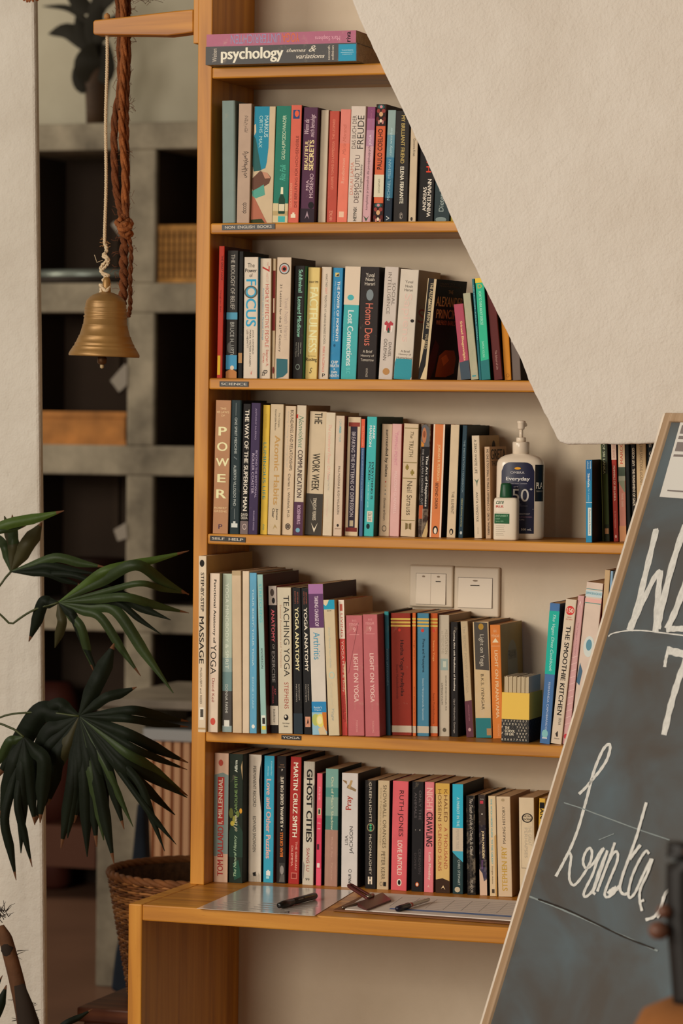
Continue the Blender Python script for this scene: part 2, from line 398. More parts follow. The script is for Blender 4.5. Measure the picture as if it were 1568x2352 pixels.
# ---------------------------------------------------------------- jute hanger
JU = mat('74401f', .95, 1.15, .9, 260, .35, 60); JU2 = mat('8a5028', .95, 1.15, .9, 260, .3, 60)
Yj = .14; t = tag(empty('jute_hanger', UY(286, 0, Yj)), 'frayed rust-brown jute rope hanger knotted halfway, behind the bell', 'rope hanger')
jo = -V3(t.location)
def J(pts, r, m, turns, name='strand', ply=2):
    q = MB(); twist(q, [p+jo for p in spline([UY(x, y, Yj+dy) for x, y, dy in pts], 14)], r, m, turns, ply, n=7)
    return q.build(name, t)
J([(268, -60, 0), (272, 0, 0), (276, 120, 0), (276, 200, 0), (264, 270, 0), (262, 350, 0), (266, 430, 0), (276, 480, 0), (283, 510, 0)], .0066, JU, 5, ply=3)
J([(281, -60, -.01), (282, 0, -.01), (284, 120, -.01), (280, 210, -.01), (279, 300, 0), (286, 400, 0), (284, 500, 0)], .006, JU2, 5, ply=3)
J([(292, -60, .01), (293, 0, .01), (293, 120, 0), (289, 220, 0), (288, 300, .01), (290, 400, .01), (289, 500, 0)], .0066, JU, 5, ply=3)
J([(286, 540, 0), (284, 600, 0), (284, 650, 0), (281, 700, 0)], .0085, JU, 3)
J([(294, 535, 0), (301, 580, 0), (299, 640, 0), (299, 700, 0), (295, 728, 0)], .0042, JU, 5)
q = MB()
kp = spline([UY(x, y, Yj+dy)+jo for x, y, dy in [(283, 500, 0), (272, 512, -.012), (283, 528, -.02), (297, 520, -.012), (293, 505, .01), (278, 518, .014), (286, 540, .01), (298, 536, -.01), (288, 512, -.02), (280, 530, -.012), (292, 548, 0)]], 7)
twist(q, kp, .0078, JU2, 6); q.build('knot', t)
q = MB()
for k in range(150):
    y = random.uniform(-5, 700); x = 284+random.choice((-1, 1))*random.uniform(4, 13) - (8 if 260 < y < 440 and random.random() < .4 else 0)
    p = UY(x, y, Yj)+jo; s_ = 1 if x > 284 else -1; l = random.uniform(.006, .018)
    q.tube([p, p+V3((s_*l*.6, random.uniform(-.004, .004), random.uniform(-.004, .006))), p+V3((s_*l, 0, random.uniform(-.01, .01)))], .0004, mat('6a3a20', .9), 3)
q.build('loose_fibres', t)
# coir ball that the hanger carries, mostly above the frame
q = MB(); c = UY(338, -78, Yj)+jo; rr = .066
n = 22; vs_ = []; fs = []
for i in range(n+1):
    for j in range(n*2):
        a = math.pi*i/n; b = math.pi*j/n; r_ = rr*(1+.12*math.sin(5*b+3*a)+random.uniform(-.07, .07))
        vs_.append(c+V3((r_*math.sin(a)*math.cos(b)*1.05, r_*math.sin(a)*math.sin(b)*.8, r_*math.cos(a)*.8)))
for i in range(n):
    for j in range(n*2): fs.append((i*n*2+j, i*n*2+(j+1) % (n*2), (i+1)*n*2+(j+1) % (n*2), (i+1)*n*2+j))
q.add(vs_, fs, mat('5a3220', .95, 1, 1, 200, .4, 50))
for k in range(160):
    a = random.uniform(math.pi*.5, math.pi); b = random.uniform(0, 6.28)
    p = c+V3((rr*math.sin(a)*math.cos(b), rr*.8*math.sin(a)*math.sin(b), rr*.8*math.cos(a))); d_ = (p-c).normalized()*random.uniform(.008, .026)
    q.tube([p, p+d_*.5+V3((random.uniform(-.008, .008), 0, 0)), p+d_*.8+V3((random.uniform(-.018, .018), 0, 0))], .00045, mat('6a3c26', .95, 1.1), 3)
q.build('coir_ball', t)

q = MB(); c = UY(68, -14, .16)
for k in range(16):
    a = random.uniform(0, 6.28); d_ = V3((math.cos(a)*.022, random.uniform(-.01, .01), -abs(math.sin(a))*.016))
    q.tube([c, c+d_*.5+V3((0, 0, .004)), c+d_], [.003, .006, .0015], mat('9a5c34', .85, 1.1, .3, 200, .3, 60), 6)
q.tube([c, c+V3((0, 0, .3))], .0015, mat('5a3a24', .9), 5)
o = q.build('dried_flower'); tag(o, 'small orange-brown dried flower hanging at the very top of the left wall edge', 'flower')
# ---------------------------------------------------------------- back room: pigeonhole wall and what is on it
Yc = 4.35
def RX(x): return UY(x, 1000, Yc).x
def RZ(y, x=200): return UY(x, y, Yc).z
x_p0, x_p1 = RX(290), RX(352)
pitch = (RX(352)-RX(20))
t = tag(empty('pigeonhole_wall', (x_p0, Yc, 0)), 'mottled grey concrete pigeonhole unit with dark openings in the back room', 'shelving')
jo = -V3(t.location)
DK_SHADE = mat('46372b', .85, .9, 0, 0, .25, 3)  # dark brown interior with the recess shade put into its colour
zt = [(283, 345), (650, 718), (1022, 1090), (1386, 1449), (1900, 1950)]
def cb(a, b, m, nm, **k):
    q = MB(); q.box(V3(a)+jo, V3(b)+jo, m); return q.build(nm, t, **k)
xa, xb = x_p0-1.9, x_p1+1.6
for k, (y0, y1) in enumerate(zt[:4]):
    cb((xa, Yc, RZ(y1)), (xb, Yc+(.45 if k == 0 else .03), RZ(y0)), CONC, 'ledge', bevel=.006)
    if k: cb((xa, Yc+.031, RZ(y1)), (xb, Yc+.449, RZ(y0)-.001), DK_SHADE, 'shaded_ledge')  # ledge behind its concrete front, darkened as recess shade
for k in (-2, -1, 0, 1, 2):
    for j in range(4):
        top = RZ(zt[j][1]); bot = RZ(zt[j+1][0]) if j < 3 else 0
        cb((x_p0+k*pitch, Yc+.001, bot), (x_p0+k*pitch+(x_p1-x_p0), Yc+.03, top), CONC, 'post', bevel=.006)
        cb((x_p0+k*pitch+.001, Yc+.031, bot+.001), (x_p0+k*pitch+(x_p1-x_p0)-.001, Yc+.448, top-.001), DK_SHADE, 'shaded_post')  # post behind its concrete front, recess shade put into the colour
cb((xa, Yc+.45, 0), (xb, Yc+.5, RZ(300)), DK_SHADE, 'back_panel')
for k, (px, y0, y1) in enumerate([(142, 375, 600), (148, 720, 900), (148, 1100, 1240)]):
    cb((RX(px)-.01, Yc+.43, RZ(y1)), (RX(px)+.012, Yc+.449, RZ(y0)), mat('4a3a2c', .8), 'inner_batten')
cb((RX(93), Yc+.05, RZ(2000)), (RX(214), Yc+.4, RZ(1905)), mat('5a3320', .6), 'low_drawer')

def bq(px0, px1, py0, py1, Y, dep, m, name, label, cat, weave=False, bevel=.004):
    a = UY(px0, py1, Y); b = UY(px1, py0, Y)
    t_ = tag(empty(name, (a.x, Y, a.z)), label, cat); w_, h_ = b.x-a.x, b.z-a.z
    q = MB(); th = .012
    q.box((0, 0, 0), (w_, dep, .012), m)
    q.box((0, 0, .012), (w_, th, h_), m); q.box((0, dep-th, .012), (w_, dep, h_), m); q.box((0, th, .012), (th, dep-th, h_), m); q.box((w_-th, th, .012), (w_, dep-th, h_), m)
    q.build('body', t_, bevel=bevel)
    q = MB()
    q.box((-.004, -.004, h_-.02), (w_+.004, 0, h_), m); q.box((-.004, -.004, 0), (w_+.004, 0, .016), m)
    if weave:
        for k in range(9): q.box((w_*(k+.3)/9, -.003, .016), (w_*(k+.5)/9, .0, h_-.02), weave)
        for k in range(6): q.box((0, -.002, h_*(k+.6)/7), (w_, 0, h_*(k+.7)/7), weave)
    q.build('rim', t_); return t_
LW = mat('9a6632', .7, 1.6, 0, 0, .3, 12)
bq(357, 470, 516, 650, 4.38, .35, mat('b08044', .8, 1.4, .3, 80, .25, 20), 'woven_basket', 'square tan woven basket on the upper right pigeonhole ledge', 'basket', weave=mat('6a4526', .8))
bq(80, 288, 946, 1021, 4.38, .35, LW, 'wooden_crate', 'long low wooden crate in the middle left pigeonhole', 'crate')
# metal tray tube, dark bowl
q = MB(); a = UY(60, 632, 4.42); b = UY(286, 630, 4.42); q.tube([a, b], .018, mat('9aa39a', .35, 1, metal=.4), 20)
q.tube([a-V3((0, .02, .016)), b-V3((0, .02, .016))], .010, mat('3a3028', .6), 12)
o = q.build('rolled_mat'); tag(o, 'pale grey-green rolled mat lying in the top left pigeonhole', 'mat')
q = MB(); c = UY(205, 1385, 4.55); q.lathe([(.05, 0), (.075, .02), (.105, .1), (.118, .13), (.122, .137), (.115, .137), (.1, .10), (.04, .02)], (c.x, 4.56, RZ(1386)+.0005), mat('3a2218', .5, 1.3), 32)
o = q.build('bowl'); tag(o, 'dark brown bowl in the lower left pigeonhole', 'bowl')
q = MB(); c = UY(110, 1385, 4.5); q.lathe([(.04, 0), (.06, .02), (.06, .14), (.045, .19), (.03, .2)], (UZ(112, 1880, 0).x*0+UY(108, 1700, 4.55).x, 4.62, 0.0005+0), mat('4a1e12', .7, 1.0), 24)
q.lathe([(.04, .2), (.09, .3), (.1, .5), (.07, .66), (.05, .7)], (UY(108, 1700, 4.55).x, 4.62, 0), mat('4a1e12', .7, 1.0), 24)
o = q.build('clay_jar'); tag(o, 'tall reddish clay jar in the bottom left pigeonhole behind the palm', 'jar')
# paper tags taped to the post
for i, (pts, lab) in enumerate([([(253, 874), (286, 836), (292, 838), (291, 884), (273, 901)], 'white paper tag taped beside the middle left pigeonhole'),
                                ([(261, 1217), (289, 1200), (292, 1236), (270, 1243)], 'white paper tag taped beside the lower left pigeonhole'),
                                ([(255, 516), (263, 508), (283, 530), (277, 545)], 'small white paper tag hanging beside the jute knot, in the top left pigeonhole')]):
    q = MB(); q.prism([UY(x, y, Yc-.004) for x, y in pts], (0, .003, 0), mat('a89f92', .8)); o = q.build('paper_tag'); tag(o, lab, 'tag')
# dark plant in a wooden vase on top of the unit
top = RZ(283)
vx = UY(219, 280, 4.55).x
t = tag(empty('vase_plant', (vx, 4.56, top+.001)), 'dark leafy plant in a tall brown wooden vase on top of the pigeonhole wall', 'plant')
q = MB(); q.lathe([(.034, 0), (.036, .06), (.038, .1), (.045, .16), (.05, .2), (.04, .23)], (0, 0, 0), mat('5a4028', .7, 1.1, .3, 30, .3, 10), 24); q.build('vase', t)
DG = mat('262216', .7, 1.0); q = MB(); jo = -V3(t.location)
def leafpoly(q, path, wd, m, Y, fold=.25):
    P = [UY(x, y, Y+dy) for x, y, dy in path]; P = spline(P, 5); n = len(P); vs_ = []; fs = []
    for i, p in enumerate(P):
        tn = (P[min(i+1, n-1)]-P[max(i-1, 0)]).normalized(); s_ = tn.cross(FW).normalized()
        f_ = i/(n-1); w_ = wd*(max(.02, math.sin(math.pi*min(1, f_**.75*.97+.03))**.8))
        vs_ += [p+jo - s_*w_ + FW*w_*fold, p+jo, p+jo + s_*w_ + FW*w_*fold]
    for i in range(n-1):
        fs += [(3*i, 3*i+1, 3*i+4, 3*i+3), (3*i+1, 3*i+2, 3*i+5, 3*i+4)]
    q.add(vs_, fs, m, True)
for pth, wd in [([(215, 130, 0), (190, 80, 0), (175, 30, 0)], .03), ([(215, 120, 0), (160, 72, 0), (110, 78, 0)], .03), ([(212, 60, 0), (160, 20, 0), (95, 14, 0)], .012), ([(215, 110, 0), (215, 50, 0), (235, 0, 0)], .03),
                ([(215, 100, 0), (250, 60, 0), (275, 30, 0)], .025), ([(205, 190, 0), (200, 140, -.03), (215, 95, 0)], .045), ([(232, 190, 0), (245, 150, 0), (240, 100, 0)], .03), ([(190, 215, 0), (185, 165, 0), (205, 110, 0)], .03),
                ([(240, 195, 0), (250, 150, 0), (248, 90, 0)], .022), ([(205, 30, 0), (180, 5, 0), (150, -15, 0)], .03), ([(212, 40, 0), (230, 10, 0), (270, -5, 0)], .03), ([(180, 165, 0), (188, 140, 0), (212, 110, 0)], .02)]:
    leafpoly(q, pth, wd, DG, 4.52)
q.tube([(0, 0, .2), (.0, 0, .5)], .022, DG); q.build('foliage', t)

# ---------------------------------------------------------------- counter in the back room
Yk = 2.9
def KX(x, y=1800): return UY(x, y, Yk).x
def KZ(y, x=300): return UY(x, y, Yk).z
t = tag(empty('counter', (KX(212), Yk, 0)), 'stone-topped counter with wooden slat front on a grey concrete leg', 'counter'); jo = -V3(t.location)
cb((KX(214), Yk, KZ(1626)), (KX(214)+1.3, Yk+.62, KZ(1606)), mat('9a8f80', .3, 1.1, .1, 20, .25, 9), 'stone_top', bevel=.004)
cb((KX(213), Yk+.03, 0), (KX(322), Yk+.35, KZ(1627)), CONC, 'concrete_leg', bevel=.004)
cb((KX(322)+.002, Yk+.01, KZ(1700)), (KX(214)+1.2, Yk+.5, KZ(1672)), mat('c4cacc', .2, 1.3, metal=.5), 'metal_rim', bevel=.003)
q = MB(); SL = mat('c99a74', .6, 1.6); SD = mat('2a1810', .8)
q.box(V3((KX(322)+.004, Yk+.05, .12))+jo, V3((KX(214)+1.2, Yk+.07, KZ(1701)))+jo, SD)
for k in range(40):
    x0 = KX(328)+k*.028
    q.box(V3((x0, Yk+.02, .12))+jo, V3((x0+.0185, Yk+.049, KZ(1702)))+jo, SL)
q.build('slat_front', t)
q = MB()
q.prism([UY(x, y, 2.6) for x, y in [(252, 2275), (262, 2190), (277, 2120), (298, 1995), (312, 1850), (328, 1830), (334, 1990), (322, 2300)]], (0, .05, 0), mat('2c3848', .8, 1.1, .2, 20, .4, 7))
o = q.build('hanging_cloth', bevel=.01); tag(o, 'dark blue cloth hanging down beside the counter, behind the wicker basket', 'cloth')

# ---------------------------------------------------------------- wicker basket on a brown box
Yb = .60; cxb = UY(472, 2000, Yb).x; ztop = UY(472, 2003, Yb).z; zb = .44; R1, R0 = .192, .150
t = tag(empty('wicker_basket', (cxb, Yb, zb)), 'tall round brown wicker basket standing on the box behind the bookcase', 'basket')
WK = mat('7a4a24', .75, 1.3, .2, 80, .35, 30); WK2 = mat('3a2012', .8, 1.1); WK3 = mat('946234', .7, 1.3); H = ztop-zb
q = MB(); n = 34; rows = 46
q.lathe([(R0-.006, .002), (R0-.006, .005), (R1-.008, H-.005)], (0, 0, 0), mat('5a3a20', .85, 1.2, .9, 120, .4, 60), 48, caps=False)
for k in range(n):
    a = 2*math.pi*(k+.5)/n; q.tube([(math.cos(a)*(R0-.001), math.sin(a)*(R0-.001), .004), (math.cos(a)*(R1-.001), math.sin(a)*(R1-.001), H-.004)], .003, WK2, 5)
for r_ in range(rows):
    f_ = r_/(rows-1); R_ = R0+(R1-R0)*f_; z = .006+f_*(H-.014); pts = []
    for k in range(n*3+1):
        a = 2*math.pi*k/(n*3); w_ = math.cos(math.pi*(k*2/3-.5+1)+math.pi*r_*1.0)*.0042
        pts.append((math.cos(a)*(R_+w_), math.sin(a)*(R_+w_), z+random.uniform(-.001, .001)))
    q.tube(pts, .0029, WK if random.random() < .75 else WK3, 5)
q.build('woven_wall', t)
q = MB()
for j in range(3):
    pts = [(math.cos(a)*(R1+.004*math.sin(a*16+j*2.1)), math.sin(a)*(R1+.004*math.sin(a*16+j*2.1)), H+.004*math.cos(a*16+j*2.1)) for a in [2*math.pi*k/160 for k in range(161)]]
    q.tube(pts, .0055, WK, 6)
q.build('rim', t)
q = MB(); q.lathe([(.001, .0005), (R0, .0005), (R0, .006), (.001, .006)], (0, 0, 0), WK2, 40); q.build('base', t)
a = UZ(176, 2312, zb); b = UZ(300, 2258, zb)
q = MB(); BXM = wood('dark_red_wood', '4a2414', '64351c', '7a4526', 'X', .5)
q.box((0, 0, zb-.03), (-.075-a.x, b.y+.25-a.y, zb-.0005), BXM)
q.box((.01, .01, 0), (-.085-a.x, b.y+.24-a.y, zb-.03), BXM)
o = q.build('wooden_box', loc=(a.x, a.y, 0), bevel=.004); tag(o, 'dark reddish-brown wooden box on the floor under the wicker basket', 'box')

# ---------------------------------------------------------------- fan palm in front of the white wall edge
px_, py_ = -.62, -.03
t = tag(empty('fan_palm', (px_, py_, 0)), 'dark green fan palm with browned leaf tips in front of the white wall edge', 'plant'); jo = -V3(t.location)
q = MB(); q.lathe([(.10, 0), (.12, .02), (.145, .26), (.155, .28), (.14, .28), (.13, .25), (.01, .25)], (0, 0, 0), mat('7a4630', .8, 1.1), 36); q.build('pot', t)
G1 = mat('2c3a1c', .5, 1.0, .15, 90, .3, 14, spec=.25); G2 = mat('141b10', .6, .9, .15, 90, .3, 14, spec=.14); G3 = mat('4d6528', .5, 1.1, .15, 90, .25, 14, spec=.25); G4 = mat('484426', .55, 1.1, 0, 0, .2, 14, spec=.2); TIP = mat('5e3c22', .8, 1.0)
STEM = mat('4a5226', .5, 1.1)
def leaflet(q, c, m_, e, wpx, g, Y, d1=-.006, d2=.02, tip=True, z2=None):
    P = spline([UY(c[0], c[1], Y), UY(c[0]*.45+m_[0]*.55, c[1]*.45+m_[1]*.55, Y+d1*.5), UY(m_[0], m_[1], Y+d1), UY(m_[0]*.5+e[0]*.5, m_[1]*.5+e[1]*.5+2, Y+(d1+d2)/2), UY(e[0], e[1], Y+d2)], 7); n = len(P)
    vs_ = []; fs = []; W_ = wpx*.85/1262/2
    for i, p in enumerate(P):
        f_ = i/(n-1); tn = (P[min(i+1, n-1)]-P[max(i-1, 0)]).normalized(); s_ = tn.cross(FW).normalized()
        w_ = W_*min(1, (.18+f_*3.0))*min(1, (1-f_)*3.2+.07)
        for k in (-1, -.45, 0, .45, 1):
            vs_.append(p+jo + s_*w_*k + FW*(abs(k)*w_*.6 - (.0 if abs(k) != .45 else w_*.06)))
    m1 = [(5*i+k, 5*i+k+1, 5*i+k+6, 5*i+k+5) for i in range(n-1) for k in range(4)]
    cut = (n-3)*4 if tip else len(m1)
    q.add(vs_, m1[:cut], g, True)
    if tip: q.add(vs_, m1[cut:], TIP if random.random() < .6 else g, True)
def frond(name_c, Y, lf, pet):
    q = MB()
    for e in lf: leaflet(q, name_c, e[0], e[1], e[2], e[3], Y, *(e[4:]))
    fr = q.build('frond', t)
    q = MB(); q.tube([p+jo for p in spline([UY(x, y, Y+dy) for x, y, dy in pet], 6)], .0022, STEM, 6); q.build('stalk', fr)
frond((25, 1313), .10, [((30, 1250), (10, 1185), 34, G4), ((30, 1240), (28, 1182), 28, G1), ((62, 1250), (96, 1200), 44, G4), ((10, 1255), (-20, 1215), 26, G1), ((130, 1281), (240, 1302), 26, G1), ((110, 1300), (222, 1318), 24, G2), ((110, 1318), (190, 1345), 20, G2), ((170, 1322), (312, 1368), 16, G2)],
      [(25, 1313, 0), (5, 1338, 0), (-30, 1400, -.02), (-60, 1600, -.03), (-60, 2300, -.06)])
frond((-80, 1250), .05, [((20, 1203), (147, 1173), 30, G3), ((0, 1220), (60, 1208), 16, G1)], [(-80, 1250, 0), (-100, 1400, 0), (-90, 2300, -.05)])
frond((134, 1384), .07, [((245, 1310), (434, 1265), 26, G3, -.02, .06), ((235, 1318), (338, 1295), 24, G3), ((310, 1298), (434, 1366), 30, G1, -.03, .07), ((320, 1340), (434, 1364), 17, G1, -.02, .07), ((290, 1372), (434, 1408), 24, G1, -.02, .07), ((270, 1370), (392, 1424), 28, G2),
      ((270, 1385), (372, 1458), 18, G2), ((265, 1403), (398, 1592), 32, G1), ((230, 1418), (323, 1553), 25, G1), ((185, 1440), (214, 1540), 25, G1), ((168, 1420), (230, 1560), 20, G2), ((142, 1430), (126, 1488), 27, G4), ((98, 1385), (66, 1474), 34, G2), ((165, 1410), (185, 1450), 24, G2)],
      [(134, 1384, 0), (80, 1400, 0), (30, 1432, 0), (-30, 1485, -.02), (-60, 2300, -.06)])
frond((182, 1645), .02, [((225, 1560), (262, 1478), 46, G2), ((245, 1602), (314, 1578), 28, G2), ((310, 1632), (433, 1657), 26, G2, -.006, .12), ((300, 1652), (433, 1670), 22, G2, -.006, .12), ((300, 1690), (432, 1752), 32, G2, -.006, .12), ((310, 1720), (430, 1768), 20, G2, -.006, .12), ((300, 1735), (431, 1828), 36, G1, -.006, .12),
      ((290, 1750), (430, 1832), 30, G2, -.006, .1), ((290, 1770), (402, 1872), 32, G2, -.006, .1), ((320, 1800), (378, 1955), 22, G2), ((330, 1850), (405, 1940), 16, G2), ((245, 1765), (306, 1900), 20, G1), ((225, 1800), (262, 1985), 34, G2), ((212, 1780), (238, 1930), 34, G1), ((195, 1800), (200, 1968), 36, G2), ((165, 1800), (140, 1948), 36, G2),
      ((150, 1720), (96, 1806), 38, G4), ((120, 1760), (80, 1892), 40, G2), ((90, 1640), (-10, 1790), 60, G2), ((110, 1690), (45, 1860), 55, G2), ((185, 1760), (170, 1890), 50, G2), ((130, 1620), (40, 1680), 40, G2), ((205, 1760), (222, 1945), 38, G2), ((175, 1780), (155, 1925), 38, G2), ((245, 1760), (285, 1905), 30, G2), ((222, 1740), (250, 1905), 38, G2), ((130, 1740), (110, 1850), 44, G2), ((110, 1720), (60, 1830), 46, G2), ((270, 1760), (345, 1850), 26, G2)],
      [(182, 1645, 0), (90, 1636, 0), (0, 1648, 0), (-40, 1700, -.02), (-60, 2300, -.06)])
frond((55, 1693), -.02, [((20, 1705), (-15, 1770), 26, G1), ((30, 1760), (0, 1880), 44, G2), ((50, 1780), (48, 1960), 34, G2), ((62, 1760), (80, 1895), 36, G2), ((40, 1850), (74, 1992), 22, G2), ((10, 1880), (37, 2022), 26, G2), ((100, 1750), (92, 1890), 40, G2)],
      [(55, 1693, 0), (25, 1672, 0), (-20, 1668, 0), (-60, 1760, -.02), (-60, 2300, -.05)])
frond((-60, 2420), -.06, [((-10, 2330), (15, 2262), 30, G2), ((-30, 2300), (6, 2240), 20, G2)], [(-60, 2420, 0), (-62, 2500, 0)])
frond((100, 2400), -.06, [((150, 2352), (212, 2318), 18, G2)], [(100, 2400, 0), (60, 2480, 0)])
q = MB(); CN = mat('55361f', .85, 1.0, .6, 60, .45, 12); CN2 = mat('2a2018', .95, 1)
cp = spline([UY(x, y, py_) for x, y in [(4, 2125), (22, 2190), (40, 2260), (58, 2352), (66, 2450), (72, 2700)]] + [V3((px_, py_, .25))], 6)
n = len(cp); q.tube([p+jo for p in cp], [min(.0125+.006*(i/n), .004+i*.0035) for i in range(n)], CN, 10)
q.tube([UY(x, y, py_-.004)+jo for x, y in [(9, 2150), (17, 2180), (26, 2215)]], [.004, .013, .005], CN2, 8)
q.tube([UY(x, y, py_-.01)+jo for x, y in [(44, 2262), (56, 2310), (66, 2352), (74, 2420)]], [.010, .017, .021, .022], CN2, 8)
q.build('cane', t)
q = MB()
for k in range(90):
    y = random.choice([2095, 2110, 2100, 2190, 2300, 2320, 2340, 2345])+random.uniform(-10, 10); xx = 8+(y-2110)*.235+random.uniform(-14, 14)
    p = UY(xx, y, py_)+jo; a = random.uniform(.2, 2.9) if y < 2125 else random.choice([random.uniform(-.6, .6), random.uniform(2.5, 3.7)]); l = random.uniform(.008, .026)
    q.tube([p, p+V3((math.cos(a)*l*.5, 0, math.sin(a)*l*.6)), p+V3((math.cos(a)*l, .002, math.sin(a)*l+random.uniform(-.004, .004)))], [.0011, .0007, .0003], CN2, 3)
q.build('cane_fibres', t)

# ---------------------------------------------------------------- chalkboard leaning on the staircase wall
T0 = UY(1521, 947, -.128); aw = YAW+math.atan(2214/FPX)
eu = V3((math.sin(aw), -math.cos(aw), 0)); nh = V3((math.cos(aw), math.sin(aw), 0)); PH = .297
ev = V3((0, 0, 1))*math.cos(PH)+nh*math.sin(PH); nn = eu.cross(ev)
if nn.dot(CAM-T0) < 0: nn = -nn
LB = T0.z/ev.z - .004; WB = 1.05
Mb = Matrix.Identity(4)
for i in range(3): Mb[i][0] = eu[i]; Mb[i][1] = ev[i]; Mb[i][2] = nn[i]; Mb[i][3] = T0[i]
flip = eu.cross(ev).dot(nn)
if flip < 0:
    for i in range(3): Mb[i][0] = -eu[i]
sg = 1 if flip > 0 else -1
t = bpy.data.objects.new('chalkboard', None); COL.objects.link(t); t.matrix_world = Mb; t.empty_display_size = .1
tag(t, 'tall grey chalkboard with white chalk lettering, pale wooden frame, leaning on the staircase wall', 'chalkboard')
def cbx(u0, u1, v0, v1, w0, w1, m, name, **k):
    q = MB(); q.box((min(sg*u0, sg*u1), v0, w0), (max(sg*u0, sg*u1), v1, w1), m); return q.build(name, t, **k)
bm_ = bpy.data.materials.new('dusty_slate'); bm_.use_nodes = True; nt = bm_.node_tree; b = nt.nodes['Principled BSDF']; b.inputs['Roughness'].default_value = .7
tc = nt.nodes.new('ShaderNodeTexCoord'); mp = nt.nodes.new('ShaderNodeMapping'); mp.inputs['Scale'].default_value = (1.5, 3, 1); nt.links.new(tc.outputs['Object'], mp.inputs[0])
n1 = nt.nodes.new('ShaderNodeTexNoise'); n1.inputs['Scale'].default_value = 2.2; n1.inputs['Detail'].default_value = 7; n1.inputs['Distortion'].default_value = .6; nt.links.new(mp.outputs[0], n1.inputs['Vector'])
r1 = nt.nodes.new('ShaderNodeValToRGB'); r1.color_ramp.elements[0].position = .35; r1.color_ramp.elements[0].color = hexl('53504c'); r1.color_ramp.elements[1].position = .68; r1.color_ramp.elements[1].color = hexl('5c6b72')
nt.links.new(n1.outputs['Fac'], r1.inputs[0]); nt.links.new(r1.outputs[0], b.inputs['Base Color'])
cbx(.03, WB-.03, -LB+.03, -.012, -.022, -.006, bm_, 'slate')
FRM = wood('pale_raw_wood', 'a08262', 'b09272', 'c2a688', 'Y', .6)
cbx(.011, .038, -LB, 0, -.03, 0, FRM, 'frame_rail', bevel=.002)
cbx(0, .0108, -LB, 0, -.03, 0, mat('dccfbe', .7, 1.1, .2, 60, .12, 25), 'frame_edging', bevel=.004)['label'] = 'whitish outer edge'  # paler strip along the outer edge of the frame
cbx(WB-.07, WB, -LB, 0, -.03, 0, FRM, 'frame_rail', bevel=.005)
cbx(.0382, WB-.0705, -.016, 0, -.03, 0, FRM, 'frame_rail', bevel=.003)
cbx(.0382, WB-.0705, -LB, -LB+.06, -.03, 0, FRM, 'frame_rail', bevel=.003)
Pb = T0 + nn*(-.0054)
Mi = Mb.inverted()
def chalk(strokes, m, name, parent=t, off=0):
    q = MB()
    P_ = Pb+nn*off
    for si_, (pts, wd) in enumerate(strokes):
        P_ = Pb+nn*(off+si_*.00015)
        P = spline([(x, y, 0) for x, y in pts], 6); n = len(P); vs_ = []
        for i, p in enumerate(P):
            tn = (P[min(i+1, n-1)]-P[max(i-1, 0)]).normalized(); s_ = V3((-tn.y, tn.x, 0))*(wd/2*(1+.12*math.sin(i*1.7)))
            for z in (-1, 1): vs_.append(Mi @ UPL(p.x+z*s_.x, p.y+z*s_.y, P_, nn))
        q.add(vs_, [(2*i, 2*i+1, 2*i+3, 2*i+2) for i in range(n-1)], m)
    return q.build(name, parent)
Z5 = lambda L: [(1100+x/2.94, 900+y/2.94) for x, y in L]
Z6 = lambda L: [(1090+x/3.128, 1600+y/3.128) for x, y in L]
CH = mat('d6d6d0', .95, 1.15, .5, 400, .12, 120)
chalk([(Z5([(1195, 930), (1130, 1200), (1060, 1480), (1010, 1610)]), 13), (Z5([(1185, 935), (1210, 932)]), 7), (Z5([(1020, 1612), (1090, 1450), (1180, 1260), (1226, 1205)]), 11), (Z5([(1224, 1205), (1205, 1400), (1190, 1620)]), 13),
       (Z5([(1205, 1600), (1225, 1490), (1300, 1180), (1390, 900)]), 14), (Z5([(1430, 1180), (1340, 1440), (1270, 1600)]), 14), (Z5([(1262, 1605), (1330, 1600), (1440, 1600)]), 13)], CH, 'lettering')
chalk([([(1530, 1493), (1560, 1500), (1600, 1508), (1660, 1520)], 18), ([(1534, 1494), (1529, 1512), (1526, 1532)], 7), ([(1578, 1508), (1558, 1560), (1540, 1620), (1524, 1688)], 14)], CH, 'lettering')
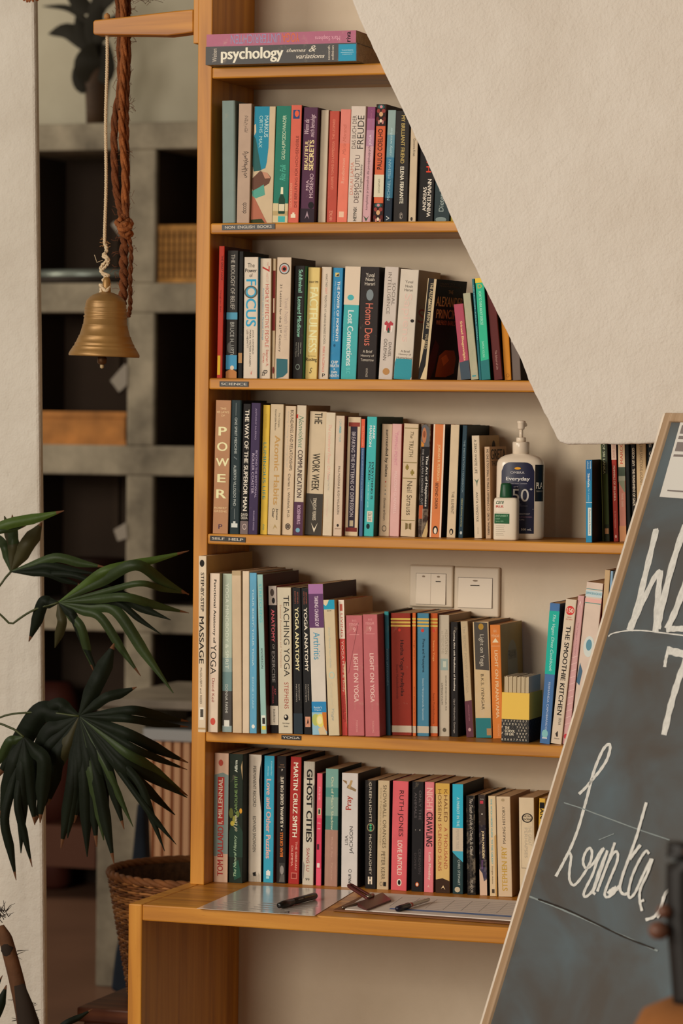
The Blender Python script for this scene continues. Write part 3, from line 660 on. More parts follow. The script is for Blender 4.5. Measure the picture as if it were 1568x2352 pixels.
chalk([(Z6([(748, 700), (800, 650), (850, 590), (900, 530), (950, 450), (972, 370), (962, 342), (925, 375), (880, 470), (845, 570), (815, 690), (785, 800), (745, 940), (700, 1060), (640, 1185), (582, 1292)]), 6.5),
       (Z6([(640, 1180), (672, 1125), (692, 1150), (680, 1250), (682, 1320), (712, 1355), (765, 1300), (825, 1200), (842, 1120), (822, 1088), (790, 1130), (778, 1190), (800, 1232), (850, 1200), (905, 1110), (930, 1088)]), 6),
       (Z6([(925, 1090), (880, 1180), (845, 1280), (795, 1380), (782, 1425), (802, 1436), (850, 1385), (890, 1260), (952, 1105)]), 6), (Z6([(952, 1110), (905, 1250), (862, 1370), (850, 1405), (866, 1420)]), 6),
       (Z6([(1006, 1048), (985, 1110), (950, 1210), (905, 1330), (880, 1400)]), 6), (Z6([(905, 1330), (955, 1200), (1000, 1120), (1026, 1125), (1020, 1190), (975, 1300), (935, 1405), (945, 1440), (990, 1420), (1040, 1355)]), 6), (Z6([(960, 1420), (985, 1395), (1020, 1375)]), 12),
       (Z6([(1232, 760), (1195, 890), (1160, 1010), (1110, 1150), (1060, 1290), (1042, 1380), (1070, 1420), (1112, 1405)]), 6.5), (Z6([(1190, 1065), (1140, 1130), (1112, 1170)]), 7),
       (Z6([(1252, 1130), (1228, 1110), (1180, 1180), (1130, 1290), (1104, 1400), (1112, 1445), (1150, 1410), (1200, 1300), (1265, 1165)]), 6), (Z6([(1276, 1165), (1240, 1270), (1190, 1380), (1184, 1460), (1200, 1540)]), 6), (Z6([(1186, 1472), (1216, 1462)]), 6),
       (Z6([(1226, 1604), (1290, 1580), (1335, 1510), (1365, 1420), (1398, 1382), (1402, 1400)]), 7), (Z6([(1310, 1590), (1350, 1545), (1380, 1520)]), 5)], CH, 'lettering')
chalk([(Z5([(872, 1652), (900, 1632), (990, 1614), (1100, 1612), (1240, 1628), (1500, 1660)]), 3)], CH, 'chalk_line', off=.0002)
chalk([(Z6([(640, 762), (760, 800), (860, 838), (1000, 890), (1190, 960), (1400, 1030)]), 2.5), (Z6([(890, 1030), (950, 1005), (1000, 985)]), 2), ([(1215, 2059), (1226, 2063), (1300, 2093), (1420, 2145), (1510, 2184)], 4)], mat('8f9a9a', .95), 'chalk_line', off=.0002)
chalk([(Z6([(455, 1455), (540, 1485), (680, 1540), (880, 1635), (1080, 1730), (1290, 1812)]), 4)], mat('2c2723', .9), 'crease', off=.0009)
# papers pasted on the board
def paper(quad, m, name, off, parent=t):
    q = MB(); q.add([Mi @ UPL(x, y, Pb+nn*off, nn) for x, y in quad], [tuple(range(len(quad)))], m); return q.build(name, parent)
pp = paper([(1563, 966), (1514, 1141), (1566, 1145), (1650, 1152), (1700, 968)], mat('d9d7d0', .6, 1.1), 'pasted_notice', .0012)
q = MB(); GB = mat('857c78', .7)
def lerp4(u, v, k=0):
    a = V3((1563, 966, 0)).lerp(V3((1700, 968, 0)), u); b_ = V3((1514, 1141, 0)).lerp(V3((1650, 1152, 0)), u); p = a.lerp(b_, v)
    return Mi @ UPL(p.x, p.y, Pb+nn*.0016, nn)
for v0, v1 in [(.06, .17), (.20, .24), (.28, .40), (.44, .47)]:
    q.add([lerp4(.04, v0), lerp4(.04, v1), lerp4(.95, v1), lerp4(.95, v0)], [(0, 1, 2, 3)], GB)
q.add([lerp4(.1, .9), lerp4(.1, .92), lerp4(.5, .92), lerp4(.5, .9)], [(0, 1, 2, 3)], GB)
q.build('print', pp)

# ---------------------------------------------------------------- near stool, out of focus
def UD(x, y, d): return CAM + ray(x, y)*d
dS = 3.45; c = UD(1640, 2330, dS)
t = tag(empty('stool', (c.x, c.y, 0)), 'blurred stool with an orange-brown cushion and a black back post in the near right corner', 'stool'); jo = -V3(t.location)
ORG = mat('8a5628', .9, 1.1, .2, 30, .2, 9); BLK = mat('14110f', .5); KN = mat('6a4636', .45, 1.3)
q = MB(); zc = c.z
q.lathe([(.0, .03), (.05, .032), (.075, .02), (.085, 0), (.083, -.025), (.07, -.045), (.0, -.045)], (0, 0, zc-.018), ORG, 40, caps=False); q.build('cushion', t)
q = MB(); q.lathe([(.0, -.03), (.075, -.03), (.078, -.015), (.075, 0), (0, 0)], (0, 0, zc-.063), BLK, 32, caps=False); q.build('seat', t)
for k in range(4):
    a = math.pi/4+k*math.pi/2; q = MB()
    q.tube([(.05*math.cos(a), .05*math.sin(a), zc-.09), (.11*math.cos(a), .11*math.sin(a), .0)], .012, BLK, 10); q.build('leg', t)
q = MB(); pb_ = [UD(1584, 2310, dS-.01), UD(1576, 2200, dS-.01), UD(1568, 2100, dS-.01), UD(1568, 2000, dS-.01), UD(1572, 1935, dS-.01)]
q.tube([p+jo for p in spline(pb_, 5)], [.018+.0*i for i in range(21)], BLK, 12); q.build('back_post', t)
for (x, y, r_) in [(1526, 2093, 19), (1513, 2137, 25), (1573, 1955, 18)]:
    q = MB(); p = UD(x, y, dS-.02)+jo; rr = r_*dS/FPX
    q.lathe([(rr*math.sin(a), rr*.85*math.cos(a)) for a in [math.pi*k/12 for k in range(13)]], p, KN, 20, caps=False); q.build('knob', t)

# ================================================================= books
PAGE = mat('bd9c72', .9, 1.3, .5, 500, .12, 90); PAGE2 = mat('8e6c48', .9, 1.1, .5, 500, .12, 90)
SHELF_WORD = {1: 'second shelf from the top', 2: 'third shelf from the top', 3: 'fourth shelf from the top', 4: 'shelf below the light switches line', 5: 'desk'}
prev = {}
def bk(si, xl, xr, xt, yt, hx, label, els=(), side=None, d=.13, bands=(), base=.014, lo=-.002, hi=.075, hb=0, yaw=0, sels=(), new=False, wear=.5, shift=1):
    z0 = ZS[si]; g = {1: 1.2, 2: 1.25, 3: 1.25, 4: 1.25, 5: 1.35}[si]
    def xz(px, py, Y): p = UY(px, py, Y); return p
    ybt = UY(500, 0, 0)
    def ypix(X, Y, Z): v_ = V3((X, Y, Z))-CAM; dz = v_.dot(FW); return 1176-FPX*v_.dot(UP)/dz
    def edges(Y):
        yb = ypix(UY(xl, 900, Y).x, Y, z0)
        BLx = UY(xl, yb, Y).x; BRx = UY(xr, yb, Y).x; TL = UY(xt, yt, Y)
        return BLx, BRx, TL.x, TL.z-z0
    pr = None if new else prev.get(si)
    best = base
    if pr:
        def gap(Y):
            a, b_, c, h = edges(Y); bx_, tx, ph = pr; hh = min(h, ph)
            return min(a-bx_, (a+(c-a)*hh/h)-(bx_+(tx-bx_)*hh/ph))
        Y = base
        if gap(Y) < .0004:
            while gap(Y) < .0004 and Y > lo: Y -= .001
        else:
            while gap(Y) > .0008 and Y < hi: Y += .001
        best = Y
        add = max(0, .0004-gap(best)) if shift else 0
    else: add = 0
    dmax = D-.004-best
    d = min(d, dmax)
    a, b_, c, h = edges(best); a += add; b_ += add; c += add
    lean = math.atan2(c-a, h); wd = (b_-a)*math.cos(lean); h = h/math.cos(lean)
    if yaw: wd = wd/math.cos(yaw)
    prev[si] = (b_, b_+(c-a), h)
    t = tag(empty('book', ((a if lean <= 0 else b_), best, z0+.0003), (0, lean, yaw)), label, 'book', SG[si])
    ox = 0 if lean <= 0 else -wd
    if lean < 0: pass
    cm = mat(hx, .5, g*.95, 0, 60, .06, 30, wear=wear, spec=.14); sd = mat(side, .5, g*.9, 0, 60, .08, 20, spec=.14) if side else cm
    ct = .0022 if hb else .0005; pi_ = .003 if hb else .0006
    cuts = sorted(set([0., 1.] + [x for bnd in bands for x in bnd[:2]]))
    r_ = min(.0012 if not hb else .003, wd*.3)
    prof = [(0, d), (0, r_), (r_*.3, r_*.3), (r_, 0), (wd-r_, 0), (wd-r_*.3, r_*.3), (wd, r_), (wd, d), (wd-ct, d), (wd-ct, r_+ct*.8), (ct, r_+ct*.8), (ct, d)]
    q = MB(); n = len(prof)
    for k in range(len(cuts)-1):
        v0, v1 = cuts[k], cuts[k+1]; zb_, zt_ = h*(1-v1), h*(1-v0); mm = cm
        for bnd in bands:
            if bnd[0]-1e-6 <= v0 and v1 <= bnd[1]+1e-6: mm = mat(bnd[2], .5, g*.95, 0, 60, .06, 30, wear=wear, spec=.14)
        vs_ = [(ox+x, y, zb_) for x, y in prof] + [(ox+x, y, zt_) for x, y in prof]
        for i in range(n):
            j = (i+1) % n
            if i in (2, 3, 4) or (i in (1, 5)): m2 = mm
            elif i == 6: m2 = sd
            else: m2 = cm
            q.add([vs_[i], vs_[j], vs_[n+j], vs_[n+i]], [(0, 1, 2, 3)], m2)
    for z in (0, h):
        q.add([(ox+x, y, z) for x, y in prof], [(0, 1, 2, 11), (2, 3, 10, 11), (3, 4, 9, 10), (4, 5, 6, 9), (6, 7, 8, 9)] if False else [tuple(range(n))], cm)
    cov = q.build('cover', t)
    q = MB(); q.box((ox+ct*.9, r_+ct, pi_), (ox+wd-ct*.9, d-(.003 if hb else .0008), h-pi_), PAGE if si > 2 else PAGE2); q.build('page_block', t)
    if els:
        q = MB(); draw(q, els, lambda u, v, k: (ox+u*wd, -.00012*k, h*(1-v))); q.build('spine_print', cov)
    if sels:
        q = MB(); draw(q, sels, lambda u, v, k: (ox+wd+.00012*k, u*d, h*(1-v))); q.build('cover_print', cov)
    return t
SG = {1: 'books on the second shelf', 2: 'books on the third shelf', 3: 'books on the fourth shelf', 4: 'books on the fifth shelf', 5: 'books standing on the desk'}

# ---- second shelf
bk(1, 510, 540, 509, 232, '7e8f8a', 'blank grey-blue cloth book, leftmost on the NON ENGLISH BOOKS shelf', side='6f7f7a', new=True, base=.002, hb=1)
bk(1, 542.7, 572, 548.4, 239, 'b39a86', 'pinkish-tan book with black Arabic script down the spine', [('u', 'محمد العجمي', .4, .75, .1, .24, '2b211c'), ('u', 'سر المطوريسكي', .33, .85, .4, .62, '2b211c', 'b'), ('u', 'dcccb', .4, .75, .83, .92, '3a2b24')], side='8f7458')
bk(1, 576, 625, 584, 246, 'c9b493', 'blue and cream book with torn-paper picture of a hand on the spine',
   [('p', [(0.02, 0), (.72, 0), (.72, .35), (.66, .48), (.6, .53), (.4, .545), (.1, .545), (.02, .5)], '1f7b96'), ('p', [(.02, .16), (.1, .15), (.12, .22), (.04, .25)], 'c9b493'), ('p', [(0, .25), (.12, .28), (.42, .55), (.06, .56), (0, .5)], '2f6866'),
    ('p', [(0, .62), (.35, .555), (.7, .57), (.88, .61), (.8, .66), (.3, .72), (.08, .74), (0, .70)], '6f4a3a'), ('p', [(.45, .56), (.7, .57), (.86, .615), (.6, .62)], 'b08068'), ('p', [(0, .73), (.3, .70), (.55, .67), (.62, .76), (.2, .79), (.05, .78)], '4f9484'),
    ('p', [(0, .77), (.12, .78), (.75, 1), (0, 1)], 'a0604a'), ('p', [(.0, .975), (.5, .965), (.65, 1), (0, 1)], '3a4a22'), ('d', 'MARKUS', .5, .68, .08, .265, 'b9d0cc'), ('d', 'ORTHS  MAX', .26, .42, .08, .355, '9fc6c6')], side='a5743a')
bk(1, 625.5, 660, 635, 244.5, '23806c', 'green book with a champagne bottle pictured at the foot of the spine',
   [('r', 0, 1, .835, 1, 'c2b38c'), ('r', 0, 1, .9, .94, 'a89468'), ('u', 'GUGLHUPFGESCHWADER', .45, .68, .08, .46, 'c4d2b4'), ('u', 'Rita Falk', .38, .75, .5, .64, '4fae96', 'i'), ('p', [(.5, .70), (.62, .70), (.64, .76), (.78, .80), (.8, .92), (.74, .925), (.4, .925), (.35, .92), (.36, .8), (.47, .76)], '24503c'),
    ('p', [(.49, .695), (.63, .695), (.65, .755), (.47, .755)], 'd8d0b0'), ('r', .39, .76, .84, .90, 'c9c0a4'), ('r', .36, .82, .945, .995, '3fa0a0')], side='1c6456')
bk(1, 661, 685, 669, 242.5, 'cf6350', 'salmon-red book with a small blue square picture at its top, beside the green bottle book',
   [('r', .2, .82, .04, .115, '2c4a7a'), ('o', .35, .75, .045, .1, 'd0583a'), ('u', 'DIE BERUFUNG FÜR HOCHSENSIBLE', .48, .8, .26, .87, '7a2a22'), ('u', 'LUCA ROHLEDER', .12, .32, .66, .87, 'd99a7c'), ('r', .25, .7, .93, .96, 'e0cdb4'), ('r', .4, .6, .915, .935, 'e0cdb4')], side='2a1a20')
bk(1, 688, 720.5, 697.6, 247.7, '643656', 'purple book with bold cream words and white handwriting on the spine',
   [('u', 'BEAUTIFUL', .18, .42, .285, .54, 'd8c48e', 'b'), ('u', 'SECRETS', .5, .82, .285, .545, 'd8c48e', 'bb'), ('u', 'MIA', .35, .55, .63, .72, 'c2a8b0'), ('u', 'MORENO', .6, .86, .575, .785, 'c2a8b0'), ('u', 'Wenn du', .1, .42, .1, .23, 'c9b0b8', 'i'), ('u', 'mich beruhigt', .5, .9, .06, .26, 'c9b0b8', 'i'),
    ('r', 0, 1, .88, 1, '3c2838'), ('o', .55, .95, .82, .88, '241a22'), ('p', [(.35, .97), (.5, .9), (.66, .97), (.5, .94)], '9a8490')], side='4a1a2c')
bk(1, 729, 747, 737, 253.5, 'cbbca6', 'thin plain cream book without lettering, right of the purple book', side='8a6a4a')
bk(1, 749, 771.5, 757, 256, 'b84c3c', 'brick-red book with faint pale title beside the thin plain cream one', [('u', 'GIUSEPPE TOMASI DI LAMPEDUSA  THE LEOPARD', .35, .6, .07, .7, 'd08068'), ('u', 'VINTAGE', .3, .6, .89, .98, 'd89a80')], side='7a1c1c')
bk(1, 772.5, 796, 782.6, 252, 'e27a64', 'light coral book with a small square logo at the foot', [('u', 'Maria Morandi', .3, .62, .13, .4, 'b2604e', 'i'), ('u', 'Rendezvous', .3, .6, .43, .65, 'eea08a'), ('r', .2, .68, .9, .95, 'eeb49a')], side='a83420', bands=[(0, .3, 'd98072')])
bk(1, 797, 830.5, 806.7, 245, 'd3c5b8', 'wide off-white book with large thin grey capitals, between coral and pink books',
   [('u', 'FREUDE', .48, .92, .08, .365, '4a403c'), ('u', 'DAS BUCH DER', .12, .4, .08, .365, '6a5c54'), ('u', 'DALAI LAMA', .1, .32, .48, .76, 'c07a68'), ('u', 'DESMOND TUTU', .4, .72, .42, .83, '6a5450'), ('u', '& Douglas Abrams', .74, .95, .5, .74, '4a403c', 'i'), ('u', 'HEYNE', .4, .62, .88, .985, '2a221e', 'b'), ('u', '<', .4, .62, .865, .88, '2a221e')])
bk(1, 831.6, 850, 843.8, 246.5, 'cda2a8', 'slim pink book fading to purple at the top with small Polish lettering', [('u', 'JOGA', .35, .75, .24, .33, 'e0c4cc'), ('u', 'kompletny przewodnik dla początkujących', .3, .65, .34, .89, '5a4048'), ('d', 'Cory Martin', .35, .7, .03, .19, 'a0607c'), ('p', [(.1, .94), (.5, .965), (.8, .94), (.45, .99)], '3a6040')], side='6a3a40', bands=[(0, .1, '8a4a72'), (.1, .2, 'a0688a'), (.2, .34, 'b488a0')])
flo = lambda v0, s: [('o', .15, .85, v0+.0*s, v0+.035, '2f6a66'), ('o', .35, .65, v0+.005, v0+.03, 'c2828a'), ('o', .05, .4, v0+.035, v0+.07, '8c3a34'), ('o', .55, .95, v0+.035, v0+.07, '8c3a34'), ('o', .3, .7, v0+.06, v0+.1, 'c49a70'), ('o', .0, .3, v0+.1, v0+.14, '6a2420'), ('o', .7, 1, v0+.1, v0+.14, '6a2420'), ('o', .38, .62, v0+.12, v0+.15, 'd8c4a8'), ('o', .2, .4, v0+.13, v0+.165, 'b0746c'), ('o', .6, .8, v0+.13, v0+.165, 'b0746c')]
bk(1, 856.5, 878.5, 864.6, 240, 'd0613a', 'orange book with flower-patterned ends and a pale label band, tallest on its shelf', [('r', 0, 1, 0, .185, '3a2220'), ('r', 0, 1, .835, 1, '3a2220')] + flo(.005, 1) + flo(.835, 1) + [('r', 0, 1, .595, .785, 'c9c2a8'), ('u', 'PAULO COELHO', .25, .72, .21, .55, '2e1c18'), ('u', 'DIOGENES', .42, .6, .63, .75, '5a4c40')], side='5a2a1a')
bk(1, 880.5, 899, 891, 253.7, '34708c', 'blue book shading from pale top to navy foot, right of the flower-patterned orange one', [('u', 'rainy weather', .35, .75, .15, .4, 'a9c2c4'), ('u', 'MICHAEL MEEHAN', .3, .65, .44, .8, '8ab0bc'), ('u', 'V', .3, .7, .94, .98, 'c9c9c4')], side='1a1a1e', bands=[(0, .22, '8fa6a2'), (.22, .42, '6492a0'), (.42, .6, '3a7898'), (.78, 1, '22364a')])
bk(1, 902.6, 934.6, 909, 255.7, '3d3632', 'dark brown book with gold and white block capitals, by the stair edge', [('d', 'MY BRILLIANT FRIEND', .42, .68, .04, .47, 'b09a5c', 'b'), ('d', 'ELENA FERRANTE', .42, .68, .5, .83, 'ddd2c0', 'b'), ('O', .42, .68, .91, .97, '8a8078'), ('h', 't', .5, .6, .92, .96, 'c9c0b0', 'i')], side='231c1a')
bk(1, 936.7, 954, 944, 258, 'cdb99c', 'slim cream book partly cut off by the slanting stair edge', [('d', 'Giovanna Kitab', .4, .7, .24, .4, '3a2c26'), ('o', .3, .6, .95, .985, '4a3c34')], side='4a2824')
bk(1, 957.7, 993.8, 968, 250, '2d2624', 'thick black book with red and white capitals, half hidden by the stair wall', [('u', 'HASS', .45, .75, .36, .56, 'd0402a', 'b'), ('u', 'ANDREAS', .3, .52, .69, .9, 'd8cec0', 'b'), ('u', 'WINKELMANN', .58, .82, .62, .95, 'd8cec0', 'b')], side='1a1618')
bk(1, 995.8, 1031.5, 1004, 262, '3c5054', 'dark teal-grey book beside the thick black one, mostly behind the stair wall', [('u', 'Dieter Broers', .3, .6, .55, .9, '9aa8a4'), ('o', .1, .8, .95, 1.0, '7a8a88')], side='14181c')
bk(1, 1034, 1041, 1042, 262, 'b8a43c', 'thin yellow book, last one showing on the NON ENGLISH BOOKS shelf')

# ---- third shelf
bk(2, 497.4, 509.8, 503, 566, 'a82e1e', 'thin red book with a yellow patch at its foot, leftmost above the SCIENCE strip', [('r', .1, .62, .83, .975, 'c09a22'), ('d', 'THE GREAT HACK', .45, .8, .07, .26, '4a1410'), ('d', 'Vaughan Bell', .3, .6, .33, .5, '7a1e14')], new=True, base=.004, side='5a1418', lo=-.006)
bk(2, 518, 543, 522, 576, '403c38', 'tall charcoal book with a blue label band and a brown bulging foot', [('d', 'THE BIOLOGY OF BELIEF', .35, .72, .03, .46, 'a8a298'), ('r', 0, 1, .485, .54, '4a8aa4'), ('d', 'BRUCE H. LIPTON', .35, .72, .56, .87, '9a9a94'), ('r', 0, 1, .82, .93, '3f86aa'), ('p', [(0, .95), (.5, .925), (1, .95), (1, 1), (0, 1)], 'a8703e'), ('o', .4, .75, .9, .935, 'c9b8a0'), ('o', .1, .5, .72, .8, '6a6a68')], side='1c1816')
bk(2, 545.5, 556, 549, 578, '1e1b19', 'slim black book with a small tan label, wedged beside the tall charcoal one', [('r', .1, .9, .8, .88, 'a07a50')], side='141110')
bk(2, 558.4, 590, 561, 591, 'cfc3b2', 'white book with huge turquoise letters running down the spine', [('h', 'The', .25, .75, .05, .085, '4a4038'), ('h', 'Power', .08, .92, .095, .125, '2a2420', 'b'), ('h', 'of', .38, .62, .135, .165, '4a4038'), ('d', 'FOCUS', .15, .88, .185, .57, '2f93b8', 'b'), ('O', .02, .98, .235, .34, '6a6a60'), ('d', 'JACK CANFIELD', .62, .74, .6, .8, '3a3430'), ('d', 'MARK VICTOR HANSEN', .42, .54, .6, .9, '3a3430'), ('d', 'LES HEWITT', .22, .34, .6, .75, '3a3430'), ('p', [(.45, .93), (.55, .96), (.65, .93), (.57, .97)], 'c03a28')], side='256c8c')
bk(2, 594.9, 620, 597.7, 594, 'd2c4b0', 'cream book with a red numeral and a narrow serif title in red', [('d', '7', .2, .85, .065, .11, 'a8362c', 'b'), ('d', 'THE', .6, .75, .03, .06, 'b08070'), ('d', 'HABITS OF', .55, .75, .12, .2, 'c09080'), ('d', 'HIGHLY EFFECTIVE PEOPLE', .5, .82, .215, .74, 'b04a40'), ('d', 'Powerful Lessons in Personal Change', .2, .38, .25, .68, '4a90a8'), ('d', 'Stephen R.', .55, .82, .76, .9, 'b04a40'), ('d', 'Covey', .25, .5, .79, .87, 'b04a40'), ('h', 'fP', .25, .75, .93, .98, '3a3430', 'i')], side='a8906c')
bk(2, 623.5, 630, 626.5, 594.4, 'c2ad8c', 'thin cream book with a long dark red middle band', [('r', 0, 1, .1, .6, '7a1e1a'), ('r', .3, .7, .33, .45, 'c9b49a'), ('o', .2, .9, .9, .96, '7a2a24')])
bk(2, 630.5, 663, 636.5, 592, 'cbb7a0', 'thick cream book with an eye-like disc at top and teal sticker at foot', [('o', .15, .9, .045, .14, '5a4c44'), ('o', .22, .83, .053, .132, 'a8b0b0'), ('o', .3, .72, .065, .12, 'b4584a'), ('o', .4, .64, .08, .11, '1e1a18'), ('d', '21 Lessons for the 21ˢᵗ Century', .2, .42, .22, .78, '4a4038'), ('d', 'Yuval Noah Harari', .6, .85, .33, .68, 'a8968a'), ('p', [(.1, .835), (.88, .84), (.9, .95), (.6, .985), (.12, 1)], '366c76')], side='5a4432')
bk(2, 670.7, 694, 677, 611, '322d2b', 'black book with pale green lowercase-style title and green edge, third shelf', [('d', 'Subliminal', .4, .78, .035, .235, '8ac2ac', 'b'), ('d', 'Leonard Mlodinow', .35, .75, .275, .63, '8ac2ac', 'b'), ('d', 'How Your', .72, .82, .68, .78, 'b0b0a4'), ('d', 'Unconscious Mind', .5, .6, .68, .8, 'b0b0a4'), ('d', 'Rules Your Behavior', .28, .38, .68, .81, 'b0b0a4'), ('O', .3, .72, .87, .92, '8a9a92')], side='3f8a6a')
bk(2, 700, 727, 707.7, 615, 'd9c079', 'pale yellow book with washed-out title and a small black name near its foot', [('h', 'SUNDAY TIMES', .1, .9, .12, .14, '5a4a30', 'b'), ('d', 'FACTFULNESS', .2, .9, .18, .76, 'e2d4a4', 'b'), ('h', 'Hans, Ola & Anna', .2, .85, .79, .8, '4a3a20'), ('h', 'Rosling', .05, .95, .81, .85, '3a2e1c', 'b'), ('h', 'S', .35, .6, .9, .95, '4a3a20', 'i')], side='c98f28')
bk(2, 730.5, 753, 739, 614, 'd0c3b0', 'white book with tiny black and red spaced capitals, beside the pale yellow one', [('d', 'WHAT THEY', .42, .62, .06, .18, '5a5048'), ('d', "DON'T", .42, .62, .185, .24, 'c05048'), ('d', 'TEACH YOU AT HARVARD BUSINESS SCHOOL', .4, .6, .25, .69, '5a5048'), ('d', 'MARK H. McCORMACK', .35, .58, .71, .94, 'c05048'), ('h', 'p', .4, .65, .95, .98, '3a3430', 'b')], side='9a8468')
bk(2, 755.7, 779, 764.5, 615.6, '2f85b4', 'bright blue book with white capitals and four stacked words at its foot', [('r', .25, .65, .045, .08, 'c9b870'), ('p', [(.3, .075), (.6, .05), (.6, .078)], '1c2c3c'), ('d', 'THE POWER OF MOMENTS', .5, .75, .12, .66, 'd8dcd4', 'b'), ('d', 'Why Certain Experiences Have Extraordinary Impact', .22, .36, .12, .66, 'a4c4d0'), ('h', 'CHIP', .15, .8, .835, .86, 'd8dcd4', 'b'), ('h', 'HEATH', .06, .9, .868, .893, 'd8dcd4', 'b'), ('h', '&', .4, .55, .9, .918, 'd8dcd4'), ('h', 'DAN', .2, .75, .926, .948, 'd8dcd4', 'b'), ('h', 'HEATH', .05, .9, .957, .982, 'd8dcd4', 'b'), ('o', .3, .5, .685, .71, '1f5a80')], side='1c5a86')
bk(2, 782, 817, 793, 613.4, '44aaac', 'turquoise book with a cream upper third and a turquoise dot', [('r', 0, 1, 0, .34, 'cdbda8'), ('o', .22, .65, .25, .3, '44a4a8'), ('d', 'Lost Connections', .3, .68, .39, .88, 'd0e2d8', 'b'), ('d', 'B.C', .35, .6, .9, .95, '6ac0c0')], side='8a6a4a')
bk(2, 819.6, 862.7, 828.7, 614, '3b302e', 'wide black book with large coral title and a grey fingerprint', [('h', 'Yuval', .28, .74, .055, .09, 'cfc6b8'), ('h', 'Noah', .28, .74, .095, .125, 'cfc6b8'), ('h', 'Harari', .24, .78, .135, .165, 'cfc6b8'), ('o', .34, .72, .2, .3, '7a8488'), ('d', 'Homo Deus', .32, .72, .325, .7, 'd0705c'), ('h', 'A Brief', .26, .76, .74, .765, 'bfb6a8'), ('h', 'History of', .16, .86, .78, .805, 'bfb6a8'), ('h', 'Tomorrow', .16, .86, .815, .84, 'bfb6a8'), ('d', 'VINTAGE', .45, .56, .9, .98, 'b0a698')], side='141011')
bk(2, 868.5, 900, 884, 614.4, 'c9beb4', 'light grey book with a red heart held by two hands on the spine', [('d', 'SOCIAL', .62, .85, .14, .34, '7a7068'), ('d', 'INTELLIGENCE', .28, .52, .05, .42, '7a7068'), ('p', [(.2, .5), (.35, .48), (.5, .5), (.65, .48), (.85, .5), (.8, .54), (.5, .585), (.3, .55)], 'a83a44'), ('p', [(.2, .52), (.36, .52), (.34, .57), (.22, .58)], 'd8cdc2'), ('p', [(.66, .52), (.84, .52), (.8, .58), (.68, .57)], 'd8cdc2'), ('p', [(.48, .54), (.56, .54), (.62, .585), (.44, .585)], '2f5a48'), ('d', 'DANIEL', .6, .8, .67, .8, '6a6058'), ('d', 'GOLEMAN', .25, .48, .64, .83, '6a6058'), ('o', .28, .78, .9, .96, 'a87c4a')], side='a09486')
bk(2, 903, 944.8, 920, 620.6, 'd3c8b8', 'worn white book with faded title and a turquoise sticker at the foot', [('h', 'Yuval', .3, .72, .1, .125, '5a5048'), ('h', 'Noah', .32, .72, .14, .165, '5a5048'), ('h', 'Harari', .28, .74, .175, .2, '5a5048'), ('d', 'Sapiens', .2, .72, .22, .66, 'd4b8ac'), ('o', .72, .92, .45, .48, '3a3430'), ('h', 'A Brief', .3, .8, .735, .755, '6a5c50'), ('h', 'History of', .2, .88, .765, .785, '6a5c50'), ('h', 'Humankind', .1, .95, .795, .815, '6a5c50'), ('p', [(.08, .815), (.95, .815), (.98, .97), (.9, 1), (.02, 1), (.02, .85)], '2f8a98')], side='a88e70', sels=[('h', 'S', .1, .42, .35, .48, '9a3a2a')])
prev[2] = None
bk(2, 958, 979, 983, 641.7, '231c1a', 'battered black and cream paperback showing its dark cover with brown capitals', [('r', .72, 1, 0, 1, 'b9a684'), ('r', 0, .08, .0, .6, 'b9a684'), ('d', 'THE ALEXANDER PRINCIPLE', .35, .68, .04, .5, 'b4a482', 'b'), ('d', 'WILFRED', .35, .65, .55, .7, 'a89878'), ('p', [(.0, .6), (.4, .62), (.2, .8), (.0, .9)], 'b9a684'), ('p', [(.3, 1), (.9, .8), (1, .9), (.9, 1)], 'c2ad88'), ('p', [(.3, .2), (.5, .23), (.4, .3)], 'b9a684')],
   side='251c18', yaw=-.16, d=.122, base=.006, new=True, sels=[('h', 'THE', .42, .58, .1, .135, 'a0703c'), ('h', 'ALEXANDER', .06, .92, .17, .265, 'b07c46', 'b'), ('h', 'PRINCIPLE', .1, .9, .295, .385, 'a87440', 'b'), ('h', 'WILFRED BARLOW', .12, .85, .405, .45, '9a5c34', 'b'), ('h', 'HOW TO', .14, .6, .03, .05, '6a4a30'), ('h', 'THE RENOWNED TECHNIQUE', .1, .8, .055, .075, '6a4a30'),
    ('p', [(.0, .8), (.15, .6), (.3, .66), (.2, .9), (.1, 1), (0, 1)], '4a1c14'), ('p', [(.32, .76), (.5, .7), (.8, .7), (.88, .78), (.86, .93), (.6, .97), (.26, .97), (.28, .88)], '8a4c1c'), ('p', [(.4, .78), (.55, .74), (.66, .8), (.5, .86)], 'b06a28')])
prev[2] = None
bk(2, 1058.7, 1080.7, 1041.4, 700, 'a8485c', 'short crimson-pink book leaning left with a grey-blue foot', [('d', 'Srimad Bhagavadgita', .42, .72, .23, .75, 'd8bc84', 'b'), ('p', [(0, .77), (1, .75), (1, 1), (0, 1)], '4a5a68')], side='b08a3c', base=.012, d=.12, new=True)
bk(2, 1081.5, 1099, 1062.5, 674.6, 'a8a78c', 'worn greyish-green book leaning left behind the short crimson one', [('r', .2, .7, .95, .965, '2f8a94')], side='6a5a3c', wear=1.6, d=.12)
bk(2, 1100, 1105.5, 1083, 641, '2f7480', 'thin dark teal book leaning left against the bright green one', [('d', 'THE PROPHET  KAHLIL GIBRAN', .3, .75, .06, .6, '7ab0ae')], side='1c3a3c')
